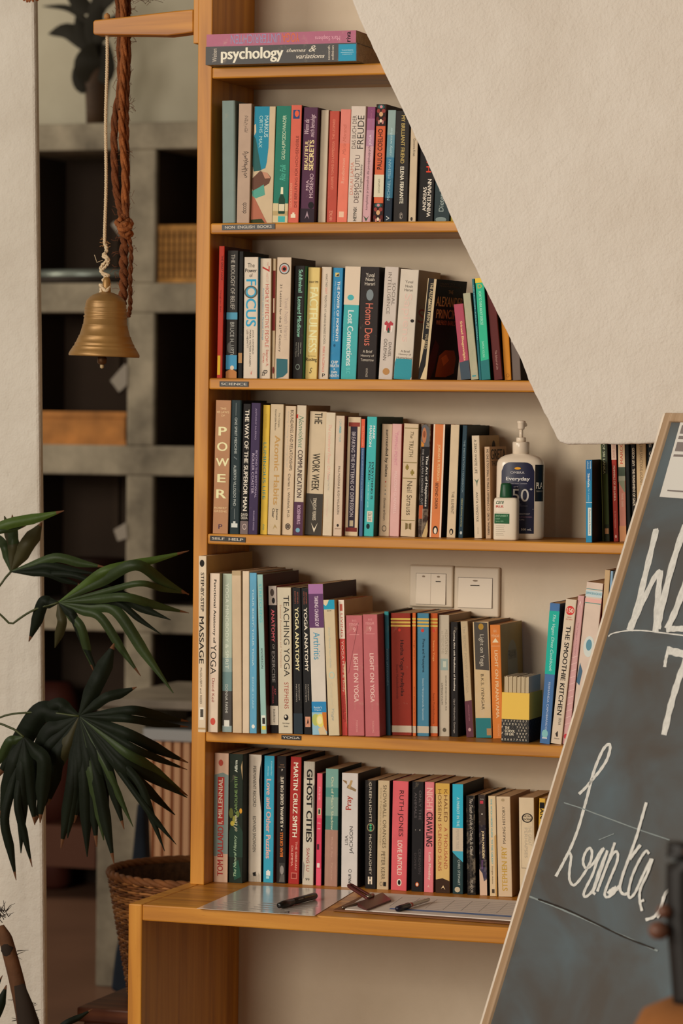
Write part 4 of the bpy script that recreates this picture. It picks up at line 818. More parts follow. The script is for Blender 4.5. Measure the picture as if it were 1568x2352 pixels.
bk(2, 1106, 1126, 1090.5, 640, '2fb48c', 'bright green book with yellow top and teal sticker, leaning left', [('r', 0, 1, 0, .045, 'd8b840'), ('h', 'D', .25, .7, .06, .1, 'c0a83c', 'b'), ('d', 'HOW TO THINK ABOUT EXERCISE', .3, .6, .13, .46, '9ae0c0', 'b'), ('d', 'DAMON YOUNG', .3, .55, .62, .78, '9ae0c0'), ('p', [(0, .815), (.95, .8), (1, .98), (.9, 1), (0, 1)], '2a7a7c')], side='1a3a30')
bk(2, 1134, 1154, 1114, 640, '6c2826', 'dark maroon book by the stair edge, between green and orange books', [('d', 'The School of Life', .4, .62, .71, .9, 'b08a80')], side='2a1414', base=.016)
bk(2, 1158, 1174, 1146, 660, 'c9821f', 'orange book half hidden by the stair edge, right of the maroon one', [('O', .3, .75, .93, .97, '8a5410')], side='8a5410')
bk(2, 1176.4, 1196, 1170, 740, '7a6c64', 'grey-brown book in shiny wrap, rightmost visible above the SCIENCE strip', bands=[(0, .35, 'b4aaa0')], side='2a2220')

# ---- fourth shelf
bk(3, 488, 523, 495.6, 919.8, 'ad7f5c', 'tan book with six large pale capitals stacked down the spine', [('h', 'THE', .3, .7, .055, .07, 'd9bc90'), ('h', '48 LAWS', .08, .88, .08, .097, 'd9bc90'), ('h', 'OF', .38, .62, .108, .122, 'd9bc90'), ('h', 'P', .25, .75, .2, .265, 'e6d2a4', 'b'), ('h', 'O', .18, .82, .315, .38, 'e6d2a4', 'b'), ('h', 'W', .12, .94, .435, .495, 'e6d2a4', 'b'), ('h', 'E', .25, .75, .555, .615, 'e6d2a4', 'b'), ('h', 'R', .2, .82, .67, .735, 'e6d2a4', 'b'), ('h', 'ROBERT', .08, .9, .8, .815, 'd9bc90'), ('h', 'GREENE', .06, .9, .825, .84, 'd9bc90'), ('h', 'P', .38, .62, .93, .965, '4a3458')], side='5a2a1a', new=True, base=.006)
bk(3, 526, 549.5, 531, 919.5, '33464a', 'dark slate-blue hardback with thin white lines above and below its title', [('d', 'ONE SPIRIT MEDICINE', .38, .62, .13, .4, 'b4bcb8'), ('d', '/', .35, .65, .42, .445, '7a8488'), ('d', 'ALBERTO VILLOLDO PHD', .35, .6, .485, .79, 'b4bcb8'), ('r', .47, .5, .02, .115, '8a9494'), ('r', .47, .5, .81, .89, '8a9494'), ('r', .2, .8, .92, .95, 'c2c6c0'), ('r', .38, .6, .905, .92, 'c2c6c0')], side='141414', hb=1)
bk(3, 551, 568.6, 558.7, 928, '282220', 'black book with bold white capitals filling its spine beside the slate-blue hardback', [('d', 'THE WAY OF THE SUPERIOR MAN', .28, .8, .045, .82, 'd4ccbe', 'b'), ('h', 'DAVID', .08, .92, .84, .86, 'd4ccbe'), ('h', 'DEIDA', .08, .92, .865, .885, 'd4ccbe'), ('r', 0, 1, .9, 1, '7a6a68'), ('O', .3, .8, .92, .965, 'c2b0a8')], d=.14)
bk(3, 569.4, 590.5, 577.4, 926, '4b3a62', 'deep violet book with two lines of thin lettering on its spine', [('d', 'ANTHONY SALERNO', .45, .62, .04, .28, '9a8ca8'), ('d', 'BEYOND THE EMOTIONAL', .6, .8, .36, .72, 'a89ab4'), ('d', 'ROLLER COASTER', .22, .48, .385, .69, 'b4a6bc'), ('d', 'BULLIARD KNOLES', .5, .65, .82, .97, 'a89ab4')], side='1e1626')
bk(3, 597, 613, 604, 930.6, 'd9b542', 'slim yellow book between the violet and the thick cream book', [('d', 'LUMINOUS LIFE', .2, .62, .29, .73, '3a8a8c'), ('d', 'Gabrielle', .4, .65, .07, .18, 'b89430', 'i'), ('d', 'Eddy', .3, .6, .92, .97, '4a8a70', 'i')], side='8a6a2c')
bk(3, 614, 643.5, 621.7, 929, 'c8b596', 'thick cream book with large golden-tan title letters', [('d', 'Atomic Habits', .38, .8, .24, .77, 'b08a52', 'b'), ('d', 'Tiny Changes,', .6, .74, .065, .18, '3a3028'), ('d', 'Remarkable Results', .35, .48, .04, .2, '3a3028'), ('d', 'James', .6, .78, .8, .885, '2a241e', 'b'), ('d', 'Clear', .32, .5, .8, .87, '2a241e', 'b'), ('p', [(.4, .96), (.55, .92), (.75, .955), (.55, .94)], 'a08a5a')], side='9a8460')
bk(3, 646.5, 671.4, 654.8, 933.4, 'cdb79a', 'cream book with small black serif lettering in two columns, right of the golden-titled one', [('d', 'BOUNDARIES AND RELATIONSHIPS', .52, .8, .03, .5, '3a2c24'), ('d', 'Knowing, Protecting and Enjoying The Self', .2, .4, .04, .48, 'a8a498', 'i'), ('d', 'Charles L. Whitfield, M.D.', .42, .66, .525, .87, '3a2c24'), ('O', .3, .8, .91, .96, '4a3c34'), ('r', .4, .7, .92, .95, '6a5c50')], side='a88a66')
bk(3, 673, 694.5, 682, 931.5, 'cdbfa8', 'cream book with green handwriting, black capitals and a purple foot', [('d', 'Nonviolent', .25, .75, .08, .33, '5a8068', 'i'), ('d', 'COMMUNICATION', .25, .75, .345, .71, '4a3438', 'b'), ('r', 0, 1, .745, 1, '603a56'), ('d', 'ROSENBERG', .35, .7, .77, .915, 'b89ab0', 'b'), ('o', .25, .7, .945, .98, '6a9ab0'), ('r', 0, .15, .07, .1, 'b83428')], side='9a7c5a')
bk(3, 699.4, 737.7, 711.7, 946, 'c8b699', 'thick worn cream book with tall narrow capitals and a dark foot', [('d', 'THE', .3, .75, .01, .1, '4a4030', 'b'), ('d', 'WORK WEEK', .28, .72, .34, .64, '4a4030', 'b'), ('r', 0, 1, .665, 1, '504a42'), ('d', 'TIMOTHY FERRISS', .42, .62, .7, .88, 'c2b8a4', 'b'), ('p', [(.35, .9), (.55, .95), (.75, .9), (.55, .98)], 'd4cab4'), ('p', [(.2, .70), (.5, .77), (.45, .78)], '8a8478')], side='b48a50', wear=1.4)
bk(3, 740, 761.5, 749, 948, 'd0c3ab', 'worn whitish book with faint pink handwriting', [('d', 'The Untethered Power Of Now', .3, .62, .1, .55, 'd09a8c', 'i'), ('d', 'Practising a Free Mind', .35, .6, .5, .63, '9a948c'), ('d', 'Nina Rayet', .3, .5, .7, .85, 'd0b0a4', 'i')], side='b8a47c', wear=1.2)
bk(3, 764.4, 784, 771.6, 955.5, 'ccb8a2', 'pale pinkish-cream book with small condensed black capitals', [('d', 'I CAN MEND YOUR', .4, .65, .03, .22, '7aa0a0'), ('d', 'MIND', .4, .65, .09, .14, '3f98a4', 'b'), ('d', 'PAUL McKENNA & HUGH WILLBOURN', .4, .65, .42, .82, '4a3c34'), ('o', .4, .65, .9, .925, '3a2c26'), ('h', 'BANTAM', .2, .85, .935, .945, '8a6a5c')], side='7a3226')
bk(3, 790.7, 820.8, 798.7, 958.4, 'd0bc9c', 'cream book with a navy centre strip between two dark red blocks', [('r', .24, .76, .08, .93, '3c3144'), ('r', .08, .94, .045, .08, '8a3a2e'), ('r', .06, .94, .93, .965, '7a2c28'), ('d', 'BREAKING THE PATTERNS OF DEPRESSION', .34, .62, .125, .84, 'b8b0b4'), ('r', .36, .64, .87, .92, 'a89a80')], side='6a4a34')
bk(3, 823.7, 832, 830, 962.7, '47658e', 'thin blue book with an orange-red upper quarter', [('r', 0, 1, 0, .245, 'c8573a'), ('d', 'Dan Hurrumbe', .35, .7, .06, .23, 'd89a80'), ('d', 'How to understand and use a Strategies', .35, .7, .26, .7, '9ab0c4')], side='2a2a3c')
bk(3, 834.5, 857, 843, 957.7, '40b0b0', 'turquoise book with dark bold capitals and a price sticker', [('d', 'MARK', .62, .85, .075, .19, 'e0ecdc', 'b'), ('d', 'MANSON', .28, .52, .075, .25, 'e0ecdc', 'b'), ('d', 'EVERYTHING IS', .6, .82, .38, .69, '284048', 'b'), ('d', 'F*CKED', .3, .52, .38, .53, '284048', 'b'), ('d', 'A BOOK ABOUT HOPE', .28, .4, .55, .76, 'a4dcd4'), ('r', .3, .85, .79, .88, 'c8c4b4'), ('d', 'CB£ 2.00', .4, .75, .8, .87, '5a5a50'), ('o', .25, .6, .895, .94, '1c3440')], side='34584e', d=.152)
bk(3, 869, 893, 877, 974.3, 'cbb497', 'beige book with rounded lowercase title and four small dots', [('d', 'surrounded by idiots', .35, .68, .05, .47, '3a2e26', 'b'), ('o', .45, .58, .51, .522, 'a83a30'), ('o', .46, .57, .55, .56, 'b88a50'), ('o', .46, .57, .585, .595, '5a6a4a'), ('o', .46, .57, .62, .63, '3a5a7a'), ('d', 'thomas erikson', .38, .62, .66, .86, '5a4c40'), ('O', .3, .72, .905, .96, '4a3e34')])
bk(3, 894, 915.5, 901, 974, 'd6a9a4', 'pink book with faint pink lettering beside the beige one', [('d', 'The', .6, .75, .06, .1, 'c08a94'), ('d', 'TIPPING POINT', .3, .6, .075, .37, 'c07f90'), ('d', 'MALCOLM GLADWELL', .35, .65, .42, .8, 'dfbab6')], side='a02a26')
bk(3, 919, 952.5, 927.7, 973.8, 'cdb899', 'wide ivory book with gold rules and two jigsaw pieces on the spine', [('r', .05, .98, .036, .044, '8a7a50'), ('r', .03, .96, .34, .348, '8a7a50'), ('r', .03, .96, .48, .488, '8a7a50'), ('r', .0, .94, .853, .861, '8a7a50'), ('d', 'The', .45, .68, .07, .13, '6a5a38', 'i'), ('d', 'TRUTH', .4, .68, .15, .295, '6a5c3c'), ('r', .2, .42, .375, .4, '8a7838'), ('r', .26, .36, .362, .412, '8a7838'), ('r', .55, .8, .42, .445, '8a7838'), ('r', .62, .72, .405, .458, '8a7838'), ('d', 'Neil Strauss', .35, .7, .51, .81, '6a5c48'), ('p', [(.32, .88), (.48, .885), (.48, .93), (.32, .94)], '7a683c'), ('p', [(.55, .885), (.72, .88), (.72, .94), (.55, .93)], '7a683c')], side='a08a64')
bk(3, 959, 981.5, 966.5, 974.6, '4c3428', 'battered brown book with a face pictured at the top of its spine', [('p', [(.1, .02), (.5, 0), (.9, .04), (.9, .2), (.1, .2)], '6a6a6c'), ('o', .15, .6, .03, .17, 'b0704a'), ('o', .25, .5, .06, .12, '8a4c30'), ('p', [(.1, .15), (.4, .18), (.3, .21), (.1, .2)], 'c07c2c'), ('r', .08, .96, .2, .75, '241e1e'), ('d', 'The Art of Happiness', .55, .85, .28, .73, 'c9c4bc', 'b'), ('d', 'THE DALAI LAMA & HOWARD C. CUTLER', .2, .4, .22, .76, '9a9490'), ('r', .05, .45, .72, .84, 'a8502c'), ('p', [(.4, 1), (.95, .85), (1, .95), (.9, 1)], 'b49a6c'), ('r', .4, .44, .75, 1, 'a09080')], side='6a3a2a', wear=1.8)
bk(3, 986, 1012, 995.8, 975, 'd07a45', 'orange book with white edge stripes and a small penguin-like bird at its foot', [('r', 0, .13, 0, 1, 'd8c4ae'), ('r', .86, 1, 0, 1, 'd8c4ae'), ('d', 'JORDAN B. PETERSON', .4, .68, .18, .5, 'e4b484', 'b'), ('d', 'BEYOND ORDER', .36, .6, .52, .75, '5a2c1c', 'b'), ('o', .25, .72, .9, .975, '1e1a18'), ('o', .36, .62, .915, .97, 'd8cab4')], side='15110f')
bk(3, 1025, 1045, 1035, 976, 'cfbb9c', 'plain cream book with a short black title low on the spine', [('d', 'THE ELEMENT', .4, .7, .59, .79, '4a3c30'), ('o', .3, .75, .92, .975, '2a221e'), ('o', .4, .62, .935, .97, 'c9b494')], side='1e4a58')
bk(3, 1052, 1062.5, 1062.4, 977.5, '33505f', 'slim dark blue-green book with a long dark green cover, right of the plain cream one', [('d', 'THE MEDITATION HANDBOOK', .35, .7, .13, .6, '7a9098'), ('d', 'GESHE KELSANG GYATSO', .35, .65, .65, .9, 'a8a878'), ('o', .3, .8, .94, .97, 'a4acac')], side='1a2826', d=.15)
bk(3, 1089, 1106.5, 1082.7, 1001, 'd2c1a8', 'slim cream book with small capitals and a plant sprig on the spine', [('d', 'A ZERO WASTE LIFE', .3, .62, .04, .37, '4a463c'), ('p', [(.2, .42), (.5, .44), (.8, .42), (.6, .46), (.52, .5), (.45, .46)], '6a7c68'), ('d', 'ANITA VANDYKE', .35, .62, .55, .84, '4a463c'), ('d', 'VINTAGE', .45, .55, .89, .96, '7a7060')], side='b2966c', d=.125, sels=[('h', 'A', .3, .5, .02, .1, 'a08a60'), ('o', .62, .8, .05, .2, '3c332c')])
bk(3, 1115, 1127, 1112, 1026.4, 'c0a283', 'small tan booklet with heavy black capitals on spine and cover', [('d', 'NO ONE IS TOO SMALL TO MAKE A DIFFERENCE', .4, .78, .03, .65, '2a221c', 'b'), ('O', .35, .8, .66, .7, '2a221c'), ('d', 'GRETA THUNBERG', .4, .78, .72, .96, '2a221c', 'b')], side='b48f6a', d=.105, sels=[('h', 'GRETA', .06, .95, .03, .14, '3a342e', 'b'), ('h', 'THUNBERG', .1, .9, .16, .21, '4a4038', 'b')])
prev[3] = None
bk(3, 1345, 1359, 1345, 1056.7, '2a85b0', 'small bright blue guidebook at the left end of the right-hand group', [('r', 0, 1, 0, .25, '2a6a9a'), ('d', 'lonely', .62, .85, .02, .11, 'c4d4dc', 'b'), ('d', 'planet', .2, .45, .02, .11, 'c4d4dc', 'b'), ('d', 'Sinhala', .3, .65, .165, .335, 'd0dce0', 'b'), ('d', '(Sri Lanka)', .3, .6, .345, .5, '9ac0d4'), ('r', 0, 1, .515, .52, 'c4d4dc'), ('r', .35, .9, .58, .92, 'c4ccc8'), ('d', 'Phrasebook & Dictionary', .5, .75, .6, .9, '3a5a70', 'b')], side='1e1a18', new=True, d=.1, base=.014)
bk(3, 1384, 1399.5, 1378, 985, '4a5440', 'dark olive-green guide with pale capitals in the right-hand group', [('d', 'BIRDS OF SRI LANKA', .3, .62, .02, .4, 'b4bc9c', 'b'), ('r', .3, .95, .4, .85, '56683c'), ('r', .35, .9, .885, .935, 'c99a70'), ('r', 0, .08, 0, 1, '8a9a5c')], side='1a1a18', base=.02)
bk(3, 1408.7, 1420, 1402, 985, 'a43428', 'narrow red guide with a whitish top in the right-hand group', [('r', 0, 1, 0, .275, 'd0b4a0'), ('d', 'PHOTO GUIDE', .3, .7, .1, .26, 'a86a5c'), ('d', 'MAMMALS OF SRI LANKA', .3, .68, .33, .64, 'dcb4a0', 'b'), ('d', 'Dr Asha Wijeyeratne', .3, .55, .73, .88, 'd89a88'), ('o', .3, .7, .94, .97, 'd0a090')], side='1a1412')
bk(3, 1422.7, 1438, 1418, 985, 'cf8a78', 'cream and salmon travel guide with a small landscape photo', [('r', 0, 1, 0, .34, 'd4bc9a'), ('u', 'MARCO', .3, .7, .12, .31, 'c05a44', 'b'), ('r', 0, 1, .34, .42, '5a6a58'), ('r', 0, 1, .42, .46, 'a0a08c'), ('p', [(0, .46), (.9, .46), (.95, .56), (.8, .56), (.0, .47)], '8a9078'), ('d', 'TRAVEL GUIDE', .4, .65, .57, .69, 'e4c4b0'), ('r', 0, 1, .86, 1, 'cf9468')], side='141c1c')
bk(3, 1440, 1449, 1434, 985, '1c2220', 'thin black book between the salmon guide and the block-lettered book')
bk(3, 1452, 1462, 1447, 985, '322c28', 'dark book with tall white block capitals beside the chalkboard', [('d', 'GIDEON LEVY   THE PUNISHMENT OF GAZA', .3, .85, .17, .68, 'cfc2ac', 'b')])
bk(3, 1463, 1485, 1460, 985, 'c9ac82', 'tan book beside the chalkboard on the fourth shelf', [('d', 'THE CASE FOR SANCTIONS AGAINST', .35, .65, .02, .5, '7a6650')])
bk(3, 1487, 1500, 1485, 985, '1e2c34', 'dark navy book, rightmost at the chalkboard corner', [('d', 'US vs', .35, .75, .05, .28, 'c4bcb0', 'b')])

# ---- fifth shelf
Q5 = dict(lo=-.05)
bk(4, 454.4, 472, 456, 1277, 'd4c3aa', 'tall cream book jutting out past the upright, leftmost above the YOGA strip', [('o', .15, .75, .022, .062, '2a241e'), ('d', 'STEP-BY-STEP', .3, .72, .095, .315, '3a322a', 'b'), ('d', 'MASSAGE', .12, .72, .345, .61, '3a322a', 'b'), ('d', 'McGILVERY and REED', .25, .5, .635, .84, '5a4e42'), ('r', .2, .75, .86, .93, 'd8d0c0'), ('r', .3, .7, .87, .915, '5a544c'), ('r', 0, 1, .975, .985, 'a88a60')], new=True, base=-.042, lo=-.05, d=.235, side='b48e54')
bk(4, 477, 499.6, 482, 1317, 'd6c4b0', 'white book with black and red lettering, second from left above the YOGA strip', [('d', 'Functional Anatomy of', .35, .68, .04, .44, '2a241e', 'b'), ('d', 'YOGA', .18, .75, .45, .635, '2a241e'), ('d', 'David Keil', .35, .62, .66, .81, '8a2e28'), ('o', .25, .75, .91, .955, 'b8483c')], side='8a7a54', d=.2, **Q5)
bk(4, 510, 532, 511, 1318, 'aab6a4', 'pale green book darkening to slate at the foot, with faint white capitals', [('d', 'YOGA MINDBODY & SPIRIT', .3, .65, .06, .6, 'c9cfc0'), ('d', 'DONNA FARHI', .3, .6, .7, .88, 'b4b4ac'), ('r', .2, .75, .925, .965, 'c9c9c0')], side='6a5a48', bands=[(.53, .62, '8aa09c'), (.62, .74, '6f8c8c'), (.74, .96, '5c5854'), (.96, 1, '8a9c9a')], d=.19, **Q5)
bk(4, 534, 555, 532, 1311, 'c8b294', 'blank cream book with a worn head, no lettering', side='a08a68', d=.19, bands=[(0, .03, 'b09a78')], **Q5)
bk(4, 556.5, 572, 556.5, 1312, 'd3c0a6', 'blank ivory book standing left of the sky-blue one', d=.19, **Q5)
bk(4, 573, 589, 573, 1316, '5fa0c0', 'sky-blue book with spaced white capitals', [('d', 'YOUR BODY, YOUR YOGA', .35, .62, .1, .58, 'b8d0d4'), ('d', 'BERNIE CLARK', .35, .62, .65, .85, '9ac0d0'), ('o', .3, .75, .945, .97, 'd8d8d0')], side='8a6a4a', d=.19, **Q5)
bk(4, 599, 612, 590, 1320, '93b8b2', 'slim pale teal book with a library barcode and yellow spot, tilted left', [('d', 'STRETCHING', .3, .75, .06, .3, '4aa8b0'), ('d', 'ANDERSON', .35, .7, .46, .59, '3a4a48'), ('r', .15, .9, .885, .95, 'd0d4c8'), ('r', .3, .8, .9, .94, '3a3a38'), ('r', .2, .9, .953, .975, 'd0b83c')], side='5a2a24', d=.19, lo=-.03)
bk(4, 618, 636, 613.5, 1346, '2a2322', 'black book with pink title, a photo on top and a white foot label', [('r', 0, 1, 0, .13, 'a89c92'), ('o', .2, .7, .02, .07, '5a4c44'), ('o', .4, .8, .08, .12, '2a2422'), ('d', 'ANATOMY', .3, .7, .16, .38, 'd0626c', 'b'), ('d', 'OF', .4, .65, .395, .43, 'a09890'), ('d', 'EXERCISE', .3, .7, .445, .655, '8a8480', 'b'), ('d', 'PAT', .55, .75, .7, .74, 'b85058'), ('d', 'MANOCCHIA', .3, .48, .68, .8, 'b85058'), ('r', 0, 1, .815, .945, 'cfc6b4'), ('d', 'hinkler', .4, .65, .84, .93, '2a2422')], side='8a2424', d=.18)
bk(4, 637, 669, 633.5, 1349.5, 'ccc2aa', 'wide pale book with large thin serif capitals and a small black and white emblem', [('d', 'TEACHING YOGA', .45, .85, .055, .61, '3a342e'), ('d', 'Essential Foundations and Techniques', .15, .3, .12, .55, 'a87a60'), ('d', 'STEPHENS', .45, .75, .65, .83, '9a4438'), ('o', .4, .72, .87, .91, '1e1a18'), ('o', .45, .6, .875, .893, 'd0c8b4'), ('h', 'North Atlantic', .3, .8, .925, .935, '3a342e'), ('h', 'Books', .4, .7, .945, .955, '3a342e')], side='5a1e1e', d=.17)
for i, (a_, b_, c_, yy, lab) in enumerate([(675, 695, 670, 1350, 'left one of two black books with white serif capitals, dark blue foot'), (698, 716, 691, 1351, 'right one of two black books with white serif capitals, small orange figure logo')]):
    bk(4, a_, b_, c_, yy, '2d2c2d', lab, [('d', 'SECOND', .58, .72, .03, .11, 'a85a48'), ('d', 'EDITION', .3, .42, .025, .11, 'a85a48'), ('d', 'YOGA ANATOMY', .3, .72, .135, .57, 'd8cda0' if i == 0 else 'd4ccbc', 'b'), ('d', 'KAMINOFF', .6, .72, .66, .77, 'b4aca0'), ('d', 'MATTHEWS', .3, .42, .66, .78, 'b4aca0'),
        ('r', 0, 1, .86, 1, '35444e') if i == 0 else ('r', .2, .85, .88, .95, 'c28a70')] + ([('p', [(.35, .94), (.55, .89), (.7, .94), (.55, .92)], '2a2422')] if i else []), side='1a1a1c', d=.175)
bk(4, 716.6, 750, 706.5, 1342, 'd0c8bc', 'white book with purple top, blue band and apple pictures at its foot', [('r', 0, 1, 0, .29, '6a4270'), ('r', 0, 1, 0, .065, '9a6a9a'), ('r', 0, 1, .78, .85, '2a7cae'), ('d', 'TAKING CHARGE OF', .4, .65, .08, .28, 'd0c0cc', 'b'), ('d', 'Arthritis', .25, .7, .32, .5, '3a8aa8'), ('h', "Reader's", .15, .7, .81, .825, 'c4d4dc'), ('h', 'Digest', .2, .65, .83, .842, 'c4d4dc'), ('r', 0, 1, .85, 1, '8ab0c0'), ('o', .0, .5, .86, .94, 'a8b060'), ('o', .3, .85, .86, .95, 'd0c468'), ('o', .35, .7, .875, .93, 'dcd09a'), ('p', [(.7, .85), (1, .85), (1, .98), (.8, .95)], 'b86a28'), ('p', [(.4, .96), (.8, .94), (1, 1), (.5, 1)], 'c8b088')], side='4c2230', d=.185)
bk(4, 753, 778, 741, 1378.6, 'cdbd9c', 'cream book with a turquoise worn top and faint grey lettering', [('r', .0, 1, .0, .07, '1f92b0'), ('p', [(0, 0), (.5, 0), (.35, .03), (.2, .045), (0, .03)], 'cdbd9c'), ('h', 'BOOK', .3, .7, .075, .085, '4a4a40'), ('d', 'Shakti Parwha Kaur Khalsa', .35, .52, .2, .5, 'a4b0a8', 'i'), ('O', .25, .75, .53, .58, 'a0c0b8'), ('d', 'Kundalini', .3, .55, .6, .78, 'bdb49c', 'i'), ('d', 'Yoga', .3, .6, .8, .89, '9aa09a', 'i')], side='c09a58', d=.16)
bk(4, 785, 797.5, 777, 1378.6, 'c84a44', 'narrow red and white book left of the two pink ones', [('r', 0, 1, 0, .285, 'd8ccbc'), ('r', .2, .7, .03, .08, 'b4584a'), ('d', 'LIVING', .3, .72, .1, .27, 'b85a50'), ('d', 'YOGA', .3, .75, .3, .44, 'e4b8a8'), ('d', 'Mind & Body', .3, .75, .45, .68, 'e4b8a8'), ('d', 'SIVANANDA YOGA', .55, .8, .7, .9, '8a2420'), ('d', 'VEDANTA CENTRE', .25, .45, .7, .88, '8a2420'), ('p', [(.7, .5), (1, .45), (1, .95)], 'd0bc98')], side='b08a60', d=.16)
for i, (a_, b_, c_, yy, lab) in enumerate([(799, 836.5, 794, 1414, 'left one of two matching dusty-pink books, creased spine'), (838.6, 872, 832.6, 1411.6, 'right one of two matching dusty-pink books, smooth spine')]):
    bk(4, a_, b_, c_, yy, 'b8666a', lab, [('h', 'B.K.S.', .38, .66, .035, .05, 'd49a98'), ('h', 'IYENGAR', .2, .78, .062, .085, 'd49a98'), ('h', '9', .42, .58, .1, .14, 'd8a8a4'), ('r', .2, .8, .158, .161, 'd49a98'), ('d', 'LIGHT ON YOGA', .42, .7, .32, .72, 'ddb4ac', 'b'), ('d', 'THORSONS', .5, .62, .87, .97, 'cf9490')] + ([('p', [(.75, .06), (.77, .06), (.3, .35), (.12, .48), (.1, .48)], '7a3034')] if i == 0 else []), side='9a4c50', d=.14, wear=.8)
bk(4, 886.6, 896.5, 882, 1405, '34586c', 'thin dark blue book with a teal top, right of the pink pair', [('d', 'SWAMI SATYANANDA', .35, .7, .3, .6, '6a8894')], bands=[(0, .03, '2f8a90'), (.03, .3, '2f6a7c')], side='1c2830', d=.14)
gold = [('r', 0, 1, .04, .056, 'c2a24c'), ('r', 0, 1, .067, .083, 'c2a24c'), ('r', 0, 1, .095, .11, 'c2a24c'), ('r', 0, 1, .92, .975, 'b4a894')]
dot = [('o', .33, .6, .125, .155, 'c0392a')]
bk(4, 900, 945, 897, 1408.6, '8e2c1c', 'very wide dark red book with three gold stripes', gold + [('o', .37, .5, .125, .15, 'c03424'), ('d', 'Hatha Yoga Pradipika', .42, .64, .22, .68, '4a1410', 'b'), ('d', 'Swami Muktibodhananda', .25, .36, .42, .7, '6a2018')], side='5a1a12', d=.14)
bk(4, 947, 955, 946.5, 1408, 'c8622c', 'thin orange book with three gold stripes right of the wide dark red one', gold + [('d', 'Yoga Nidra', .35, .7, .22, .38, '7a3418'), ('d', 'Swami Satyananda Saraswati', .35, .65, .6, .9, '7a3418')], side='3a2420', d=.14)
bk(4, 957.5, 984.5, 957.5, 1408.7, '447d98', 'blue book with three gold stripes and a red dot', gold + dot + [('d', 'Prana and Pranayama', .4, .66, .21, .48, '203c50', 'b'), ('d', 'Swami Niranjanananda Saraswati', .4, .6, .53, .87, 'a8c0c8')], side='2a1a16', d=.14)
bk(4, 988, 1004.5, 988, 1409, 'bc5420', 'orange book with three gold stripes right of the blue striped one', gold + dot + [('d', 'Swara Yoga', .3, .6, .22, .39, 'e09a60'), ('d', 'Swami Muktibodhananda', .35, .6, .65, .9, '7a3012')], side='6a2414', d=.14)
bk(4, 1008, 1031.5, 1007.5, 1413, 'bbb09d', 'pale grey book with grey capitals and a small map-like picture', [('d', 'MEDITATION', .6, .85, .12, .32, '8c8270'), ('d', 'as MEDICINE', .25, .5, .13, .32, '9c9280'), ('r', .15, .88, .36, .455, '8a9a94'), ('r', .4, .7, .38, .43, 'b4b8a8'), ('d', 'DHARMA SINGH KHALSA, M.D.', .6, .75, .5, .79, '5a5044'), ('d', 'CAMERON STAUTH', .22, .38, .56, .74, '5a5044'), ('o', .35, .7, .93, .965, '6a6050')], side='9a8468', d=.15)
bk(4, 1035.5, 1052, 1034.5, 1428.7, '302a29', 'dark charcoal book with bold white rounded lettering on the fifth shelf', [('d', 'Coming Alive with Mindfulness of Breathing', .35, .62, .075, .6, 'd4ccc0', 'b'), ('d', 'Upul Nishantha Gamage', .32, .6, .67, .97, 'a8a098')], side='16120f', d=.14)
bk(4, 1071, 1087.5, 1057, 1427.7, 'b9a584', 'beige book with a purple foot tilting left against the charcoal one', [('d', 'The SECRET POWER OF YOGA', .3, .62, .04, .62, '9a8c74'), ('p', [(0, .69), (1, .68), (1, 1), (0, 1)], '6a3a48'), ('d', 'NISCHALA JOY DEVI', .4, .6, .72, .86, '9a6a74'), ('o', .3, .7, .92, .95, 'b08a8c')], side='8a6c4c', d=.14, wear=1.2)
bk(4, 1092.5, 1129, 1085, 1428.7, 'c6ad84', 'worn tan book with a dark grey upper part and a teal sticker', [('p', [(.08, .0), (.92, .01), (.96, .42), (.1, .41)], '5a544e'), ('o', .35, .68, .015, .07, 'a07a2c'), ('d', 'Light on Yoga', .35, .68, .11, .385, 'b8b0a0'), ('d', 'B.K.S. IYENGAR', .42, .6, .45, .76, '5a4c34'), ('r', .02, .97, .83, 1, '2a7a80'), ('r', .7, 1, .92, .98, 'a07a54')], side='7a6248', d=.14, wear=1.8)
bk(4, 1131.4, 1155, 1124.7, 1435.7, 'd07a35', 'orange book with a small white mountain emblem and olive cover', [('h', 'B.K.S.', .35, .65, .045, .065, 'e4b088'), ('h', 'IYENGAR', .12, .9, .085, .11, 'e4b088'), ('p', [(.2, .155), (.5, .115), (.8, .155)], 'e8c4a0'), ('r', .1, .9, .185, .188, 'e4b088'), ('d', 'LIGHT ON PRANAYAMA', .38, .7, .225, .82, 'e4b890', 'b'), ('d', 'THORSONS', .5, .68, .87, .98, 'd8a070')], side='98824c', d=.14, sels=[('o', .3, .75, .15, .5, '8a8468'), ('r', .3, .75, .32, .5, '8a8468'), ('h', 'PRANAYAMA', .34, .7, .24, .32, '5a5040')])
prev[4] = None
bk(4, 1238.8, 1262, 1262.6, 1386.5, '4670a4', 'blue and turquoise cookbook leaning right beside the card box', [('r', 0, 1, .055, .505, '1fa496'), ('d', 'The Vegan Divas Cookbook', .3, .68, .08, .485, 'b4e0d4', 'i'), ('d', 'FERNANDA CAPOBIANCO', .42, .62, .56, .9, 'b4c0d4'), ('o', .15, .75, .9, .96, '7ab0b4'), ('r', .2, .7, .955, .965, 'b4bcc4')], side='26304c', new=True, d=.17, base=.02)
